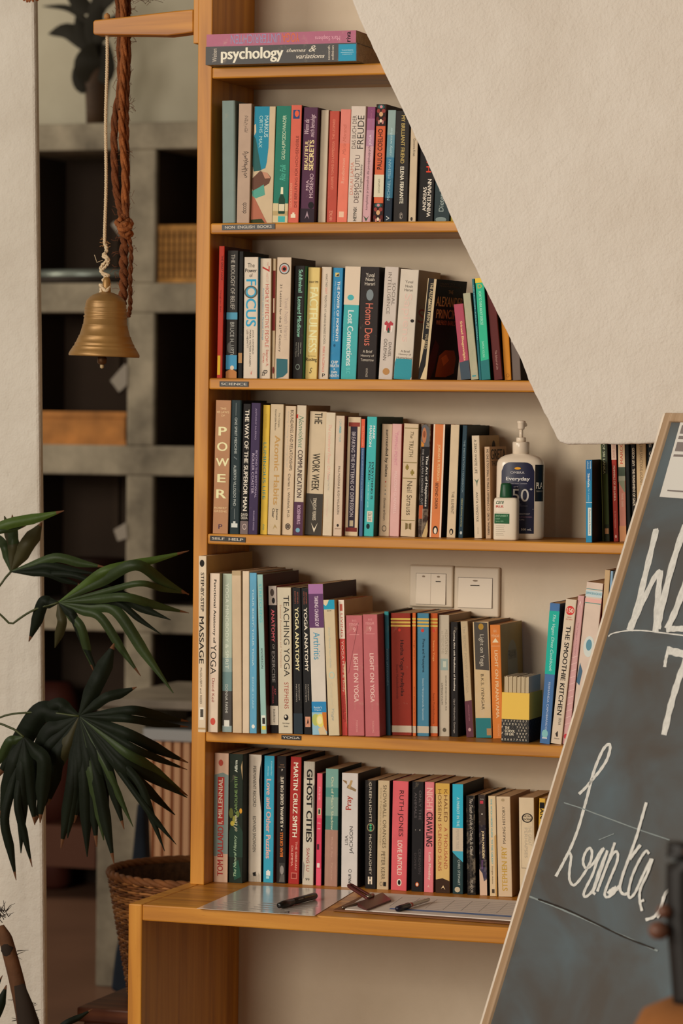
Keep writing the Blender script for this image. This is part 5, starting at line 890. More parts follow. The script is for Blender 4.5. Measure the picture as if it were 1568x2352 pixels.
bk(4, 1263.7, 1288.6, 1299, 1377.8, 'd2c3ae', 'white cookbook with bold black capitals and a red disc, leaning right', [('o', .1, .9, .045, .11, 'c43a38'), ('h', '150', .2, .8, .062, .092, 'e4d0bc', 'b'), ('h', 'GREAT', .3, .7, .12, .128, 'b05048'), ('h', 'RECIPES', .2, .8, .135, .143, 'b05048'), ('d', 'THE SMOOTHIE KITCHEN', .3, .72, .185, .8, '2e2824', 'b'), ('d', 'IRINA', .5, .75, .82, .87, '6a6056'), ('p', [(.35, .93), (.55, .91), (.6, .95), (.45, .95)], '4a4038'), ('h', 'PENGUIN', .3, .75, .96, .968, '5a5048')], side='b89a84', d=.17)
bk(4, 1290.8, 1305.5, 1327, 1369, 'cda0a0', 'pink patterned cookbook leaning right beside the white one', [('d', 'The Vegan KITCHEN', .3, .6, .18, .4, 'a87880')] + [('p', [(.05, .42+k*.045), (.95, .4+k*.045), (.95, .404+k*.045), (.05, .424+k*.045)], 'dcb8b4') for k in range(11)] + [('p', [(.05, .1), (.5, .03), (.95, .1), (.9, .1), (.5, .05), (.1, .1)], 'dcb8b4'), ('o', .1, .8, .93, .965, 'b83a44')], side='8a5a50', d=.17)
bk(4, 1308, 1346, 1347, 1340, 'd6c3b4', 'big white leaning book with a blue printed band near its top', [('r', 0, 1, .05, .09, 'b8c8cc'), ('h', 'SRIMADBHAGAVAD', .02, .98, .06, .075, '4a8a9c', 'b'), ('r', .02, .98, .04, .044, '4a8a8c'), ('r', 0, 1, .1, .13, 'd8a8a0'), ('r', .02, .98, .125, .13, '5a9088'), ('o', .2, .85, .33, .46, 'c4ccc8'), ('o', .35, .7, .35, .42, '5a8a9c'), ('p', [(.1, .5), (.3, .55), (.2, .64), (0, .62)], '4a6a84')], side='8a2c24', d=.18, hi=.03)
prev[4] = None
bk(4, 1362, 1374, 1389, 1310, 'c2a67e', 'cream spiral notebook behind the chalkboard edge, top of its wire showing', new=True, d=.16, base=.03, side='2a2a2c')
bk(4, 1376, 1382, 1402, 1312, '86a8c4', 'thin light blue notebook behind the chalkboard edge', d=.16)

# ---- books on the desk
Q6 = dict(lo=.004, base=.045)
bk(5, 489.5, 522, 492.5, 1729.5, 'd2b29a', 'cream and grey-blue book with big red rounded lettering, leftmost on the desk', [('p', [(0, .17), (.6, .15), (1, .17), (1, .78), (.5, .78), (.2, .8), (0, .8)], '7f9290'), ('u', 'TOM BALLARD', .28, .68, .57, .95, 'a83430', 'bb'), ('r', .25, .72, .185, .555, 'b03a34'), ('u', 'I, MILLENNIAL', .32, .65, .195, .545, 'dfd0bc', 'b'), ('o', .3, .62, .05, .1, 'b04a3c')], new=True, base=.045, d=.13, side='4a4c48')
bk(5, 525, 556.5, 526.7, 1731.5, '2c3a2e', 'dark green book with painted foliage and yellow flowers on the spine', [('p', [(0, .6), (.5, .5), (1, .6), (1, .8), (0, .8)], '2c4a3c'), ('o', .0, .3, .42, .5, '6a7034'), ('o', .25, .5, .48, .54, '8a8a3c'), ('o', .75, .95, .42, .46, 'c08a2c'), ('o', .5, .75, .44, .49, '6a7838'), ('o', .1, .4, .52, .56, 'a89a3c'), ('p', [(.3, .85), (.7, .82), (.9, .95), (.4, .98)], '2a5a48'), ('u', 'The Natural History', .35, .6, .63, .95, 'a8c4a0', 'i'), ('u', 'of Love', .35, .6, .475, .6, 'c4c0a0', 'i'), ('u', 'CAROLINE PETIT', .4, .6, .17, .46, '7a9a5c'), ('u', 'Affirm', .4, .6, .05, .14, 'c4ccbc', 'b'), ('p', [(.85, .1), (.95, .05), (.97, .2)], 'a8906a')], side='141c14', **Q6)
bk(5, 569.6, 599, 571, 1733, 'ccc2b2', 'white book with typewriter-like black capitals and pencil lines at its foot', [('d', 'PERMANENT RECORD', .35, .6, .09, .41, '2e2a28'), ('d', 'EDWARD SNOWDEN', .35, .6, .485, .765, '2e2a28'), ('p', [(.35, .93), (.6, .92), (.62, .955), (.38, .955)], '2e2a28')] + [('r', .05+k*.085, .065+k*.085, .93+.01*(k % 3), 1, '7a7468') for k in range(11)] + [('p', [(1, .04), (.9, .1), (.82, .2), (.86, .3), (.97, .42), (1, .45)], '1c1816')], side='1a1614', **Q6)
bk(5, 604, 627, 607, 1736, '3495b2', 'turquoise-blue book with pink serif lettering on the desk', [('d', 'Kimberley', .62, .8, .04, .155, '9ccad0'), ('d', 'Allsopp', .3, .48, .08, .16, '9ccad0'), ('d', 'Love and Other Puzzles', .25, .7, .185, .81, 'dca498', 'b'), ('r', .3, .7, .91, .945, 'd4dcd4'), ('r', .42, .58, .9, .91, 'd4dcd4'), ('r', .3, .6, .95, .97, '9ccad0')], side='a8322c', **Q6)
bk(5, 634, 655.5, 636, 1736.5, '2d2726', 'black book with orange and white capitals and a small portrait photo at its foot', [('h', 'MORE', .35, .75, .065, .073, 'a07c60'), ('h', 'MATTER', .2, .85, .083, .09, 'a07c60'), ('p', [(.5, .1), (.65, .105), (.5, .12)], 'c0b8ac'), ('u', 'A SURVIVAL GUIDE FOR LIFE', .42, .72, .165, .56, 'd8cebc', 'b'), ('o', .5, .62, .575, .585, 'd8cebc'), ('u', 'BEAR GRYLLS', .4, .7, .6, .79, 'd0702c', 'b'), ('r', .3, .9, .84, .99, '4a4644'), ('o', .4, .8, .86, .93, '8a8480'), ('p', [(.3, .99), (.5, .93), (.85, .93), (.9, .99)], '6a6662')], side='16120f', **Q6)
bk(5, 661.5, 686, 667.5, 1738.5, '9e2a26', 'red book with white capitals on the desk', [('d', 'MARTIN CRUZ SMITH', .3, .72, .045, .63, 'e4d4c0', 'b'), ('d', 'THE SIBERIAN', .6, .78, .665, .89, 'd8a898'), ('d', 'DILEMMA', .22, .4, .7, .86, 'd8a898'), ('r', .25, .8, .91, .96, 'b8685c'), ('r', .32, .73, .917, .953, '8a2420')], side='2a1414', **Q6)
bk(5, 693.6, 719, 697.5, 1749, 'bdb6a6', 'grey-white book with heavy black capitals and smoky grey foot', [('r', .05+.09*k, .07+.09*k, 0, .14, '8a8478') for k in range(11)] + [('d', 'GHOST CITIES', .3, .8, .065, .65, '28241f', 'bb'), ('d', 'SIANG LU', .35, .62, .7, .89, '9a3e3c'), ('h', '99', .3, .65, .945, .965, '3a3630'), ('p', [(.85, .2), (1, .18), (1, .6), (.9, .5)], '7a7670'), ('p', [(.0, .8), (.2, .84), (.1, .95), (0, .95)], '8a8680')], side='5a5450', **Q6)
bk(5, 724.8, 737, 728, 1776.6, 'd4536c', 'narrow bright pink book', [('d', 'PRIME', .35, .65, .12, .24, 'dc98a0'), ('r', .2, .8, .31, .37, 'b4ac8a'), ('r', .35, .65, .32, .36, '3a3430'), ('r', .2, .75, .44, .445, 'e0b0b0'), ('r', .2, .75, .49, .495, 'e0b0b0'), ('r', .15, .55, .63, .68, '5a2c38'), ('r', .2, .7, .8, .84, 'e4c0bc')], side='1e1416', bands=[(0, .4, 'cf5a68'), (.4, .85, 'c83c58')], **Q6)
bk(5, 745, 774, 748, 1765.5, 'a88474', 'book with streaky teal top and brownish-pink lower half', [('d', "Out of Mao's Shadow", .45, .65, .07, .52, 'b4bcA0'.lower(), 'b'), ('d', 'Philip P. Pan', .45, .6, .58, .75, 'c4a090'), ('d', 'Picador', .5, .65, .8, .95, 'b89a84')] + [('r', .1*k, .1*k+.03, .52, 1, '9a7264') for k in range(10)], bands=[(0, .16, '6f9a90'), (.16, .24, '4f8a82'), (.24, .4, '77968a'), (.4, .52, '4a8078')], side='1e3434', **Q6)
bk(5, 783, 820, 785, 1775.4, 'c4bfbb', 'wide silver-grey book with a gold crucifix picture and dripping red word', [('p', [(.05, .06), (.3, .07), (.32, .1), (.08, .07)], '8a6c44'), ('p', [(.3, .13), (.38, .1), (.9, .14), (.86, .16)], '8a7454'), ('p', [(.55, .06), (.68, .065), (.5, .14), (.38, .13)], 'a88a5c'), ('u', 'Pray', .25, .7, .2, .32, '9a3a2c', 'b'), ('u', 'LISA', .22, .4, .545, .63, '4a4644'), ('u', 'JACKSON', .5, .78, .465, .705, '4a4644'), ('O', .45, .65, .84, .87, '2a2624'), ('u', 'MAUR', .45, .62, .88, .96, '2a2624', 'b')], side='565252', **Q6)
bk(5, 837.7, 863, 838, 1792, '2a2422', 'black book with spaced pale capitals and a green oval ornament', [('d', 'GREENLIGHTS', .38, .6, .02, .385, 'bdb4a4'), ('O', .18, .85, .395, .475, '8a7a5c'), ('o', .4, .62, .405, .425, '3aa070'), ('o', .4, .62, .428, .446, '3aa070'), ('o', .4, .62, .45, .468, '3aa070'), ('d', 'McCONAUGHEY', .38, .6, .5, .87, 'bdb4a4'), ('r', .28, .42, .89, .96, 'cfc4b0'), ('r', .52, .66, .89, .96, 'cfc4b0'), ('r', .4, .55, .915, .93, 'cfc4b0')], side='141110', **Q6)
bk(5, 865, 891.5, 868, 1792.6, 'baa685', 'straw-coloured book with tall thin capitals', [('d', 'SNOWBALL ORANGES', .45, .75, .04, .62, '6a5c44'), ('d', 'One Mallorcan Winter', .2, .34, .07, .6, '948464'), ('d', 'PETER KERR', .35, .68, .65, .91, '6a5c44'), ('r', .55, .8, .93, .97, '2e2820'), ('O', .25, .5, .93, .97, '5a4e3c')], side='1e2a4a', **Q6)
bk(5, 897, 933, 902, 1793.8, 'cc5a62', 'wide coral-pink book with thin black capitals on the desk', [('d', 'RUTH JONES', .35, .72, .085, .505, '3a2022'), ('d', 'LOVE UNTOLD', .38, .68, .545, .86, 'ecc4b8', 'b'), ('o', .38, .68, .895, .96, 'e4dcc8'), ('o', .44, .62, .905, .95, '1e1a18')], side='4a1c28', **Q6)
bk(5, 944, 971, 946, 1795, '282427', 'black book with very faint thin lettering and a small orange oval', [('d', 'ONLY THE', .6, .8, .08, .35, '6a6264'), ('d', 'ANIMALS', .22, .42, .1, .33, '6a6264'), ('o', .66, .74, .435, .445, 'c0b8ac'), ('o', .3, .36, .435, .445, '8a8480'), ('d', 'CERIDWEN', .6, .8, .61, .84, '5a5254'), ('d', 'DOVEY', .25, .42, .65, .8, '5a5254'), ('o', .35, .65, .915, .955, 'c05a2c'), ('o', .43, .57, .922, .95, 'd8d0c0')], side='141012', **Q6)
bk(5, 973, 994.5, 975.5, 1796, 'd0747c', 'rose-pink book with pale and black tall capitals', [('d', 'NIGHT', .2, .85, .055, .27, 'e0a49c', 'b'), ('d', 'CRAWLING', .2, .85, .275, .585, '2e2022', 'b'), ('d', 'Leila Mottley', .4, .72, .64, .89, 'e8c0b4', 'b'), ('p', [(.35, .96), (.5, .93), (.65, .97), (.5, .95)], 'e0a8a0')], side='4a1418', **Q6)
bk(5, 1000, 1032, 1000, 1799, 'c9a868', 'sandy yellow book with thin red capitals and a dark picture at its foot', [('r', 0, 1, 0, .1, 'c09a48'), ('d', 'KHALED', .6, .85, .055, .35, '7a4c2c'), ('d', 'HOSSEINI', .18, .42, .055, .345, '7a4c2c'), ('d', 'A THOUSAND', .6, .85, .4, .78, 'a05038'), ('d', 'SPLENDID SUNS', .18, .42, .37, .8, 'a05038'), ('p', [(0, .88), (.5, .865), (1, .89), (1, 1), (0, 1)], '4a3020'), ('p', [(.4, .96), (.55, .93), (.7, .97), (.55, .95)], 'd0b890')], side='5a3018', **Q6)
bk(5, 1039, 1063, 1039, 1801, '2f4c50', 'book with turquoise top, beige middle band and dark teal picture', [('r', 0, 1, 0, .4, '2aa0bc'), ('r', 0, 1, .4, .61, 'b8aa96'), ('p', [(0, .61), (1, .61), (1, .71), (.4, .66), (0, .62)], '3a9ab4'), ('d', 'A PARROT IN THE', .4, .65, .12, .385, 'b8dce0'), ('d', 'PEPPER TREE', .35, .6, .41, .59, 'a09484'), ('d', 'CHRIS STEWART', .5, .72, .69, .92, 'a8b4b0'), ('o', .2, .72, .935, .985, 'b4a890')], side='1c2226', **Q6)
bk(5, 1072.5, 1092.5, 1069.7, 1827.6, '25201e', 'black worn book with white handwritten lettering', [('d', 'The Death and Life of Charlie St. Cloud', .4, .75, .03, .6, 'b8b0a4', 'i'), ('d', 'BEN SHERWOOD', .35, .55, .62, .82, '6a625c'), ('d', 'PICADOR', .4, .7, .85, .98, 'a8a094')], side='2a1c18', wear=1.4, **Q6)
bk(5, 1101.8, 1118.5, 1097.4, 1825.4, '352c3a', 'slim book with purple-black top, bright capitals and cream torn foot', [('h', 'PAN', .3, .75, .04, .05, 'c0b8b0'), ('r', .25, .7, .06, .09, 'b03444'), ('o', .4, .6, .185, .2, 'c4bcb0'), ('d', 'JOHN MARSDEN', .35, .75, .36, .63, 'e0c49a', 'b'), ('p', [(0, .74), (.4, .78), (.6, .86), (1, .84), (1, 1), (0, 1)], 'c2a690'), ('d', 'Tomorrow', .3, .55, .65, .74, '8a5c9a', 'i')], bands=[(0, .3, '4a3c36'), (.72, 1, '4a4460')], side='1e161a', wear=1.3, **Q6)
bk(5, 1124.5, 1141.5, 1120.8, 1828.6, 'cbb692', 'worn cream book with small turquoise capitals', [('d', "THE HITCH HIKER'S GUIDE  TO THE GALAXY", .3, .52, .03, .68, '3a9aa8', 'b'), ('d', 'Douglas Adams', .3, .5, .7, .88, '4a3c30'), ('p', [(.75, .4), (1, .38), (1, 1), (.8, 1)], 'b08a50'), ('r', .3, .65, .93, .97, '5a4a3a')], side='5a4434', wear=1.8, **Q6)
bk(5, 1144, 1176, 1139, 1829.7, 'c8b294', 'wide cream book with gold capitals reading upwards beside black ones', [('u', 'STEPHEN FRY', .3, .68, .5, .94, 'b4903c', 'b'), ('u', 'MAKING HISTORY', .42, .62, .1, .47, '4a3c2e'), ('o', .35, .6, .02, .05, 'a08c6c')], side='8a6440', wear=.9, **Q6)
bk(5, 1193.5, 1228, 1191, 1832, 'cbb99b', 'cream book with a black oval name badge, beside the chalkboard edge', [('O', .18, .92, .155, .25, '3a3028'), ('h', 'NICOLA', .32, .78, .175, .195, '3a3028', 'b'), ('h', 'THORNE', .28, .82, .205, .227, '3a3028', 'b'), ('d', 'THE GREAT', .6, .82, .28, .48, 'a89c88'), ('d', 'PERHAPSES', .35, .55, .3, .6, 'a89c88'), ('r', .14, .15, .22, .7, '6a5c4c'), ('r', .14, .92, .7, .704, '6a5c4c'), ('r', .91, .92, .22, .7, '6a5c4c')], side='8a6c4a', **Q6)
bk(5, 1231, 1245, 1238, 1834, 'c9a03c', 'yellow and black book peeping out beside the chalkboard', [('r', .1, .9, .04, .1, '221c18'), ('d', 'MAN', .2, .8, .05, .2, '221c18', 'b')], **Q6)

# ---- two big books lying on the top shelf
def lying(zlo, zhi, x0, x1, y0, y1, Yf, hx, label, els, d, ang, side=None):
    z0_ = zlo; g = 1.15
    a = UY(x0, y1, Yf); b_ = UY(x1, y1, Yf); h = zhi-zlo; wd = (b_.x-a.x)
    t = tag(empty('book', (a.x, Yf, z0_), (0, 0, ang)), label, 'book', 'books lying on the top shelf')
    cm = mat(hx, .4, g, 0, 60, .06, 30, wear=.7); ct = .0006
    q = MB(); q.box((0, 0, 0), (wd, d, ct), cm); q.box((0, 0, h-ct), (wd, d, h), cm); q.box((0, 0, ct), (wd, .0008, h-ct), cm); cov = q.build('cover', t)
    q = MB(); q.box((.0006, .0009, ct+.0001), (wd-.0006, d-.001, h-ct-.0001), mat('9a8060', .9, 1.1, .6, 500, .15, 120)); q.build('page_block', t)
    q = MB(); draw(q, els, lambda u, v, k: (u*wd, -.00015*k, h*(1-v))); q.build('spine_print', cov)
zt1 = ZS[0]+.0004; zm = zt1 + .0325; zh = zm + .0222
lying(zt1, zm, 472, 819, 105, 146, -.036, '3d3532', 'thick dark textbook lying flat on the top shelf, huge white lowercase title',
      [('u', 'Weiten', .045, .075, .12, .85, 'bdb4a6'), ('h', 'psychology', .105, .515, .1, .92, 'ddd3c2', 'bb'), ('h', 'themes', .54, .665, .22, .42, 'c4bcae', 'bi'), ('h', '&', .685, .735, .08, .42, 'ccc4b4', 'i'), ('h', 'variations', .605, .79, .55, .78, 'c4bcae', 'bi'), ('u', 'seventh', .81, .825, .12, .9, 'bdb4a6', 'b'), ('u', 'edition', .835, .85, .12, .9, 'bdb4a6', 'b'), ('r', .88, .995, .06, .97, '2a8aaa'), ('h', 'THOMSON', .9, .975, .35, .43, 'a8ccd4'), ('r', .895, .98, .5, .52, 'a8ccd4'), ('h', 'WADSWORTH', .905, .97, .58, .64, 'a8ccd4')], .205, .0)
lying(zm+.0002, zh, 474, 817, 80, 103, -.034, 'a34d6c', 'magenta book lying upside down on top of the dark textbook',
      [('x', 'YOGA', .51, .625, .08, .8, 'c8683c'), ('x', 'UNTERRICHTEN', .165, .5, .08, .82, '8a88a8'), ('x', 'Mark Stephens', .73, .895, .3, .75, 'd4a0b0'), ('u', 'riva', .935, .965, .1, .9, '3a1c28', 'b')], .19, .0)

# ---------------------------------------------------------------- card box
z0 = ZS[4]+.0005; Yc_ = .03
a = UY(1151, 1700, Yc_); b = UY(1214, 1700, Yc_); wd = b.x-a.x
t = tag(empty('card_box', (a.x, Yc_, z0)), 'yellow and patterned black box full of upright cards on the fifth shelf', 'box')
hK = UY(1151, 1651, Yc_).z-z0; hY = UY(1151, 1590, Yc_).z-z0; hC = UY(1151, 1552, Yc_).z-z0; dp = .085
BKM = mat('1e1a18', .5, 1.1); YEL = mat('dfb848', .5, 1.2)
q = MB(); th = .002
for m_, z_0, z_1 in ((BKM, 0, hK), (YEL, hK, hY)):
    q.box((0, 0, z_0), (wd, th, z_1), m_); q.box((0, dp-th, z_0), (wd, dp, z_1), m_); q.box((0, th, z_0), (th, dp-th, z_1), m_); q.box((wd-th, th, z_0), (wd, dp-th, z_1), m_)
q.box((th, th, 0), (wd-th, dp-th, th), BKM)
bx_ = q.build('box_body', t)
els = []; rr = random.Random(5)
for i in range(-3, 7):
    for s_ in (1, -1):
        u0 = i*.2; pts = [(u0, 0 if s_ > 0 else 1), (u0+.6, 1 if s_ > 0 else 0)]
        (ua, va), (ub, vb) = pts
        def clip(u, v, u2, v2):
            return max(0, min(1, u)), v + ((max(0, min(1, u))-u)/(u2-u))*(v2-v)
        A = clip(ua, va, ub, vb); B_ = clip(ub, vb, ua, va)
        if abs(A[0]-B_[0]) > .02: els.append(('p', [(A[0], A[1]), (B_[0], B_[1]), (B_[0], B_[1]+.018), (A[0], A[1]+.018)], '7a7266'))
for i in range(9):
    for j in range(7):
        u = .01+i*.11+(.055 if j % 2 else 0); v = .03+j*.138
        if not (.05 < u < .52 and .28 < v < .76) and u < .94:
            els.append(('h', rr.choice('?!S8O&7?'), u, u+.045, v, v+.085, 'b8b0a0', 'b'))
els += [('h', 'THE', .14, .3, .33, .44, 'd8d0bc', 'b'), ('h', 'SCHOOL', .14, .5, .47, .58, 'd8d0bc', 'b'), ('h', 'OF LIFE', .14, .46, .61, .72, 'd8d0bc', 'b')]
q = MB(); draw(q, els, lambda u, v, k: (u*wd, -.00015*k, hK*(1-max(0, min(1, v)))))
draw(q, [e for e in els if e[0] == 'p'], lambda u, v, k: (wd+.00015*k, u*dp, hK*(1-max(0, min(1, v)))))
q.build('box_print', bx_)
CW = mat('c9b898', .8, 1.15); CW2 = mat('8a7656', .8, 1.0)
n = 30
for k in range(n):
    x0 = th+.0004+(wd-2*th-.0008)*k/n
    q = MB(); q.box((x0, th+.002, th), (x0+(wd-2*th)/n*.82, dp-th-.002, hC-.002*rr.random()), CW if k % 5 else CW2); q.build('card', t)

# ---------------------------------------------------------------- bottles
def rings(zs, rx, ry, c, p=2.6, n=48):
    out = []
    for z, a_, b_ in zip(zs, rx, ry):
        for k in range(n):
            t_ = 2*math.pi*k/n; cc, ss = math.cos(t_), math.sin(t_)
            out.append((c[0]+a_*abs(cc)**(2/p)*(1 if cc > 0 else -1), c[1]+b_*abs(ss)**(2/p)*(1 if ss > 0 else -1), c[2]+z))
    k = len(zs)
    fs = [(i*n+j, i*n+(j+1) % n, (i+1)*n+(j+1) % n, (i+1)*n+j) for i in range(k-1) for j in range(n)] + [tuple(range(n))[::-1], tuple(range((k-1)*n, k*n))]
    return out, fs
z0 = ZS[3]+.0005; Yo = .085; s1 = UY(1195, 1100, Yo); k1 = (UY(1252, 1100, Yo).x-UY(1139, 1100, Yo).x)/113
ca, sa = math.cos(YAW), math.sin(YAW)
WHT = mat('d8c9b4', .3, 1.2, coat=.3)
t = tag(empty('sunscreen_bottle', (s1.x, Yo, z0), (0, 0, .16)), 'large white pump bottle with a navy label on the fourth shelf', 'bottle')
Hb = UY(1195, 1042, Yo).z-z0; rx = .0425; ry = .025
zs_ = [0, .002, .006, Hb*.5, Hb*.84, Hb*.89, Hb*.925, Hb*.955, Hb*.98, Hb*.993, Hb]; fx = [.9, .97, 1, 1, 1, .985, .94, .83, .66, .48, .36]
q = MB(); v_, f_ = rings(zs_, [rx*a_ for a_ in fx], [ry*max(.6, a_)*1 for a_ in fx], (0, 0, 0), 2.8); q.add(v_, f_, WHT, True); body = q.build('bottle_body', t)
q = MB(); q.lathe([(.0135, Hb-.001), (.0148, Hb), (.0152, Hb+.019), (.0145, Hb+.021)], (0, 0, 0), WHT, 36); q.lathe([(.0085, Hb+.021), (.0088, Hb+.027), (.008, Hb+.029)], (0, 0, 0), WHT, 28); q.build('collar', t)
q = MB(); q.lathe([(.0035, Hb+.029), (.0035, Hb+.043)], (0, 0, 0), WHT, 20); q.lathe([(.0055, Hb+.043), (.0065, Hb+.046), (.0068, Hb+.054), (.0078, Hb+.0555), (.0075, Hb+.058), (.002, Hb+.059)], (0, 0, 0), WHT, 24)
q.tube([(0, 0, Hb+.052), (.003, .018, Hb+.054), (.004, .03, Hb+.051)], .0035, WHT, 10); q.build('pump_head', t)
def front(x, z, off):
    xx = min(.999, abs(x)/rx); return -(ry*(1-xx**2.8)**(1/2.8))-off
NV = '26284a'
def lab(u, v, k, x0=-.0315, x1=.0275, z1=Hb*.89, z0_=.0105):
    x = x0+u*(x1-x0); z = z1-v*(z1-z0_); return (x, front(x, z, .0002+.00012*k), z)
def patch(q, x0, x1, z0_, z1, m, rad=0, off=.0002):
    nx = 14; vs_ = []; fs = []
    for i in range(nx+1):
        x = x0+(x1-x0)*i/nx; dd = 0
        e = min(x-x0, x1-x)
        if rad and e < rad: dd = rad-math.sqrt(max(0, rad*rad-(rad-e)**2))
        vs_ += [(x, front(x, 0, off), z0_), (x, front(x, 0, off), z1-dd)]
    fs = [(2*i, 2*i+2, 2*i+3, 2*i+1) for i in range(nx)]; q.add(vs_, fs, m, True)
q = MB(); patch(q, -.0315, .0275, .0105, Hb*.9, mat(NV, .35, 1.4), .016); lb = q.build('label', body)
q = MB(); patch(q, .0285, .0418, .068, Hb*.875, mat('1d1c20', .4, 1.2)); draw(q, [('h', 'PLA', 1.06, 1.23, .27, .36, 'c9c0b0', 'b'), ('h', 'TOMORROW', 1.05, 1.23, .385, .405, '9a9284')], lab); q.build('side_label', body)
q = MB(); draw(q, [('o', .4, .59, .055, .09, 'd8982c'), ('h', 'OMBRA', .28, .7, .115, .15, 'b8b4b4'), ('h', 'Everyday', .15, .86, .195, .26, 'ccc8c4', 'b'), ('h', 'Sunscreen Lotion', .2, .78, .28, .295, 'a8a4ac'), ('h', 'SPF', .38, .52, .325, .345, 'a8a4ac'), ('h', '50', .34, .84, .365, .545, 'c9c5c0'), ('h', '+', .87, .94, .35, .385, 'c9c5c0', 'b'), ('h', 'VERY HIGH', .45, .62, .575, .585, '8a8898'), ('h', 'PROTECTION', .45, .8, .6, .612, '8a8898'),
    ('r', .02, .98, .648, .654, 'c4c0bc'), ('h', 'WATER RESISTANT', .3, .88, .71, .73, 'b0acb0'), ('h', 'BROAD SPECTRUM SUNSCREEN', .25, .94, .755, .77, 'a07c94'), ('h', '4 HOURS UPPER', .4, .72, .795, .81, 'a8a4ac'), ('h', '500 mL', .62, .93, .925, .955, 'c4c0bc', 'b')], lab); q.build('label_print', lb)

Yo = .02; s1 = UY(1157.5, 1190, Yo)
t = tag(empty('repellent_bottle', (s1.x, Yo+.014, z0), (0, 0, .1)), 'small white bottle with a green cap in front of the pump bottle', 'bottle')
Hb = UY(1157, 1143, Yo).z-z0; rx = .0215; ry = .0145
q = MB(); v_, f_ = rings([0, .001, .003, Hb*.9, Hb*.96, Hb*.99, Hb], [rx*a_ for a_ in (.93, .98, 1, 1, .97, .9, .7)], [ry*a_ for a_ in (.93, .98, 1, 1, .97, .9, .7)], (0, 0, 0), 5.5); q.add(v_, f_, mat('d6cab6', .35, 1.2), True); body = q.build('bottle_body', t)
q = MB(); q.lathe([(.0112, Hb), (.0115, Hb+.002), (.0098, Hb+.022), (.0088, Hb+.0245), (.006, Hb+.0255)], (-.001, 0, 0), mat('1c5a38', .4, 1.25), 36); q.build('cap', t)
fy = -ry-.0003
q = MB(); draw(q, [('h', 'care', .1, .42, .07, .15, '3a6a4a', 'i'), ('h', 'PLUS', .1, .4, .18, .235, 'b83428', 'b'), ('r', .07, .62, .34, .345, 'a89c8c'), ('r', .04, .66, .38, .62, '2f6a44'), ('h', 'ANTI-INSECT', .09, .6, .41, .455, '9ac0a0'), ('h', 'DEET', .09, .28, .49, .52, '8ab494'), ('h', 'Spray 40%', .09, .42, .55, .585, '8ab494')] + [('r', .1, .1+.4*rr.uniform(.7, 1), .67+.045*k, .678+.045*k, '9a9080') for k in range(6)],
    lambda u, v, k: (-rx+.001+u*2*rx, fy-.0001*k, Hb*(.99-v*.97))); q.build('label_print', body)

# ---------------------------------------------------------------- things lying on the desk
zd = ZS[5]
def flat(quad, z): return [UZ(x, y, z) for x, y in quad]
q = MB(); pts = flat([(452, 2087), (573, 2034), (815, 2046), (722, 2104)], zd+.0004)
q.add(pts + [p+V3((0, 0, .0006)) for p in pts], [(3, 2, 1, 0), (4, 5, 6, 7), (0, 1, 5, 4), (1, 2, 6, 5), (2, 3, 7, 6), (3, 0, 4, 7)], mat('c4bdb5', .22, 1.2, 0, 0, .04, 30, coat=.7))
o = q.build('laminated_sheet'); tag(o, 'glossy laminated sheet of paper lying on the desk under the black marker', 'paper')
def quadpt(quad, u, v, z):
    a, b, c, d = [V3((x, y, 0)) for x, y in quad]; p = a.lerp(d, u).lerp(b.lerp(c, u), v) ; return UZ(p.x, p.y, z)
QS = [(452, 2087), (573, 2034), (815, 2046), (722, 2104)]
q = MB(); draw(q, [('r', .1+.3*(k % 3), .3+.3*(k % 3), .12+.08*(k//3), .135+.08*(k//3), 'a8a29e') for k in range(12)] + [('h', 'v', .72, .76, .06, .12, '3a3430')], lambda u, v, k: quadpt(QS, u, v, zd+.0011+.00003*k)); q.build('print', o)
# marker
BK2 = mat('151312', .3, 1.2)
def pen(p0, p1, r, name, label, cat, specs, group=None):
    a, b = V3(p0), V3(p1); L = (b-a).length; dr = (b-a).normalized()
    t = empty(name, a); t.rotation_euler = dr.to_track_quat('X', 'Z').to_euler(); tag(t, label, cat, group)
    for nm, prof_, m_ in specs:
        q = MB(); vs_ = []; n_ = 20; k = len(prof_)
        for xx, rr_ in prof_:
            for j in range(n_):
                a_ = 2*math.pi*j/n_; vs_.append((xx*L, rr_*math.cos(a_), rr_*math.sin(a_)))
        q.add(vs_, [(i*n_+j, i*n_+(j+1) % n_, (i+1)*n_+(j+1) % n_, (i+1)*n_+j) for i in range(k-1) for j in range(n_)] + [tuple(range(n_))[::-1], tuple(range((k-1)*n_, k*n_))], m_, True)
        q.build(nm, t)
    return t, L
zp = zd+.0012+.0063
m_a, m_b = UZ(640, 2080, zp), UZ(725, 2057, zp)
t, L = pen(m_a, m_b, .006, 'marker_pen', 'black marker pen lying on the laminated sheet', 'pen',
    [('barrel', [(.36, .0055), (.37, .006), (.96, .006), (.985, .0052), (1, .003)], BK2), ('cap', [(0, .003), (.01, .0048), (.08, .0052), (.1, .0063), (.36, .0063), (.365, .005)], BK2)])
q = MB(); draw(q, [('h', 'PERMANENT', .62, .92, .3, .6, '9a8a4c'), ('h', 'MARKER', .45, .58, .35, .65, 'a8a094')], lambda u, v, k: (L*u, -.0061*math.cos((v-.5)*1.4), .0061*math.sin(.55-(v-.5)*1.4)+.0001)); q.build('barrel_print', t)
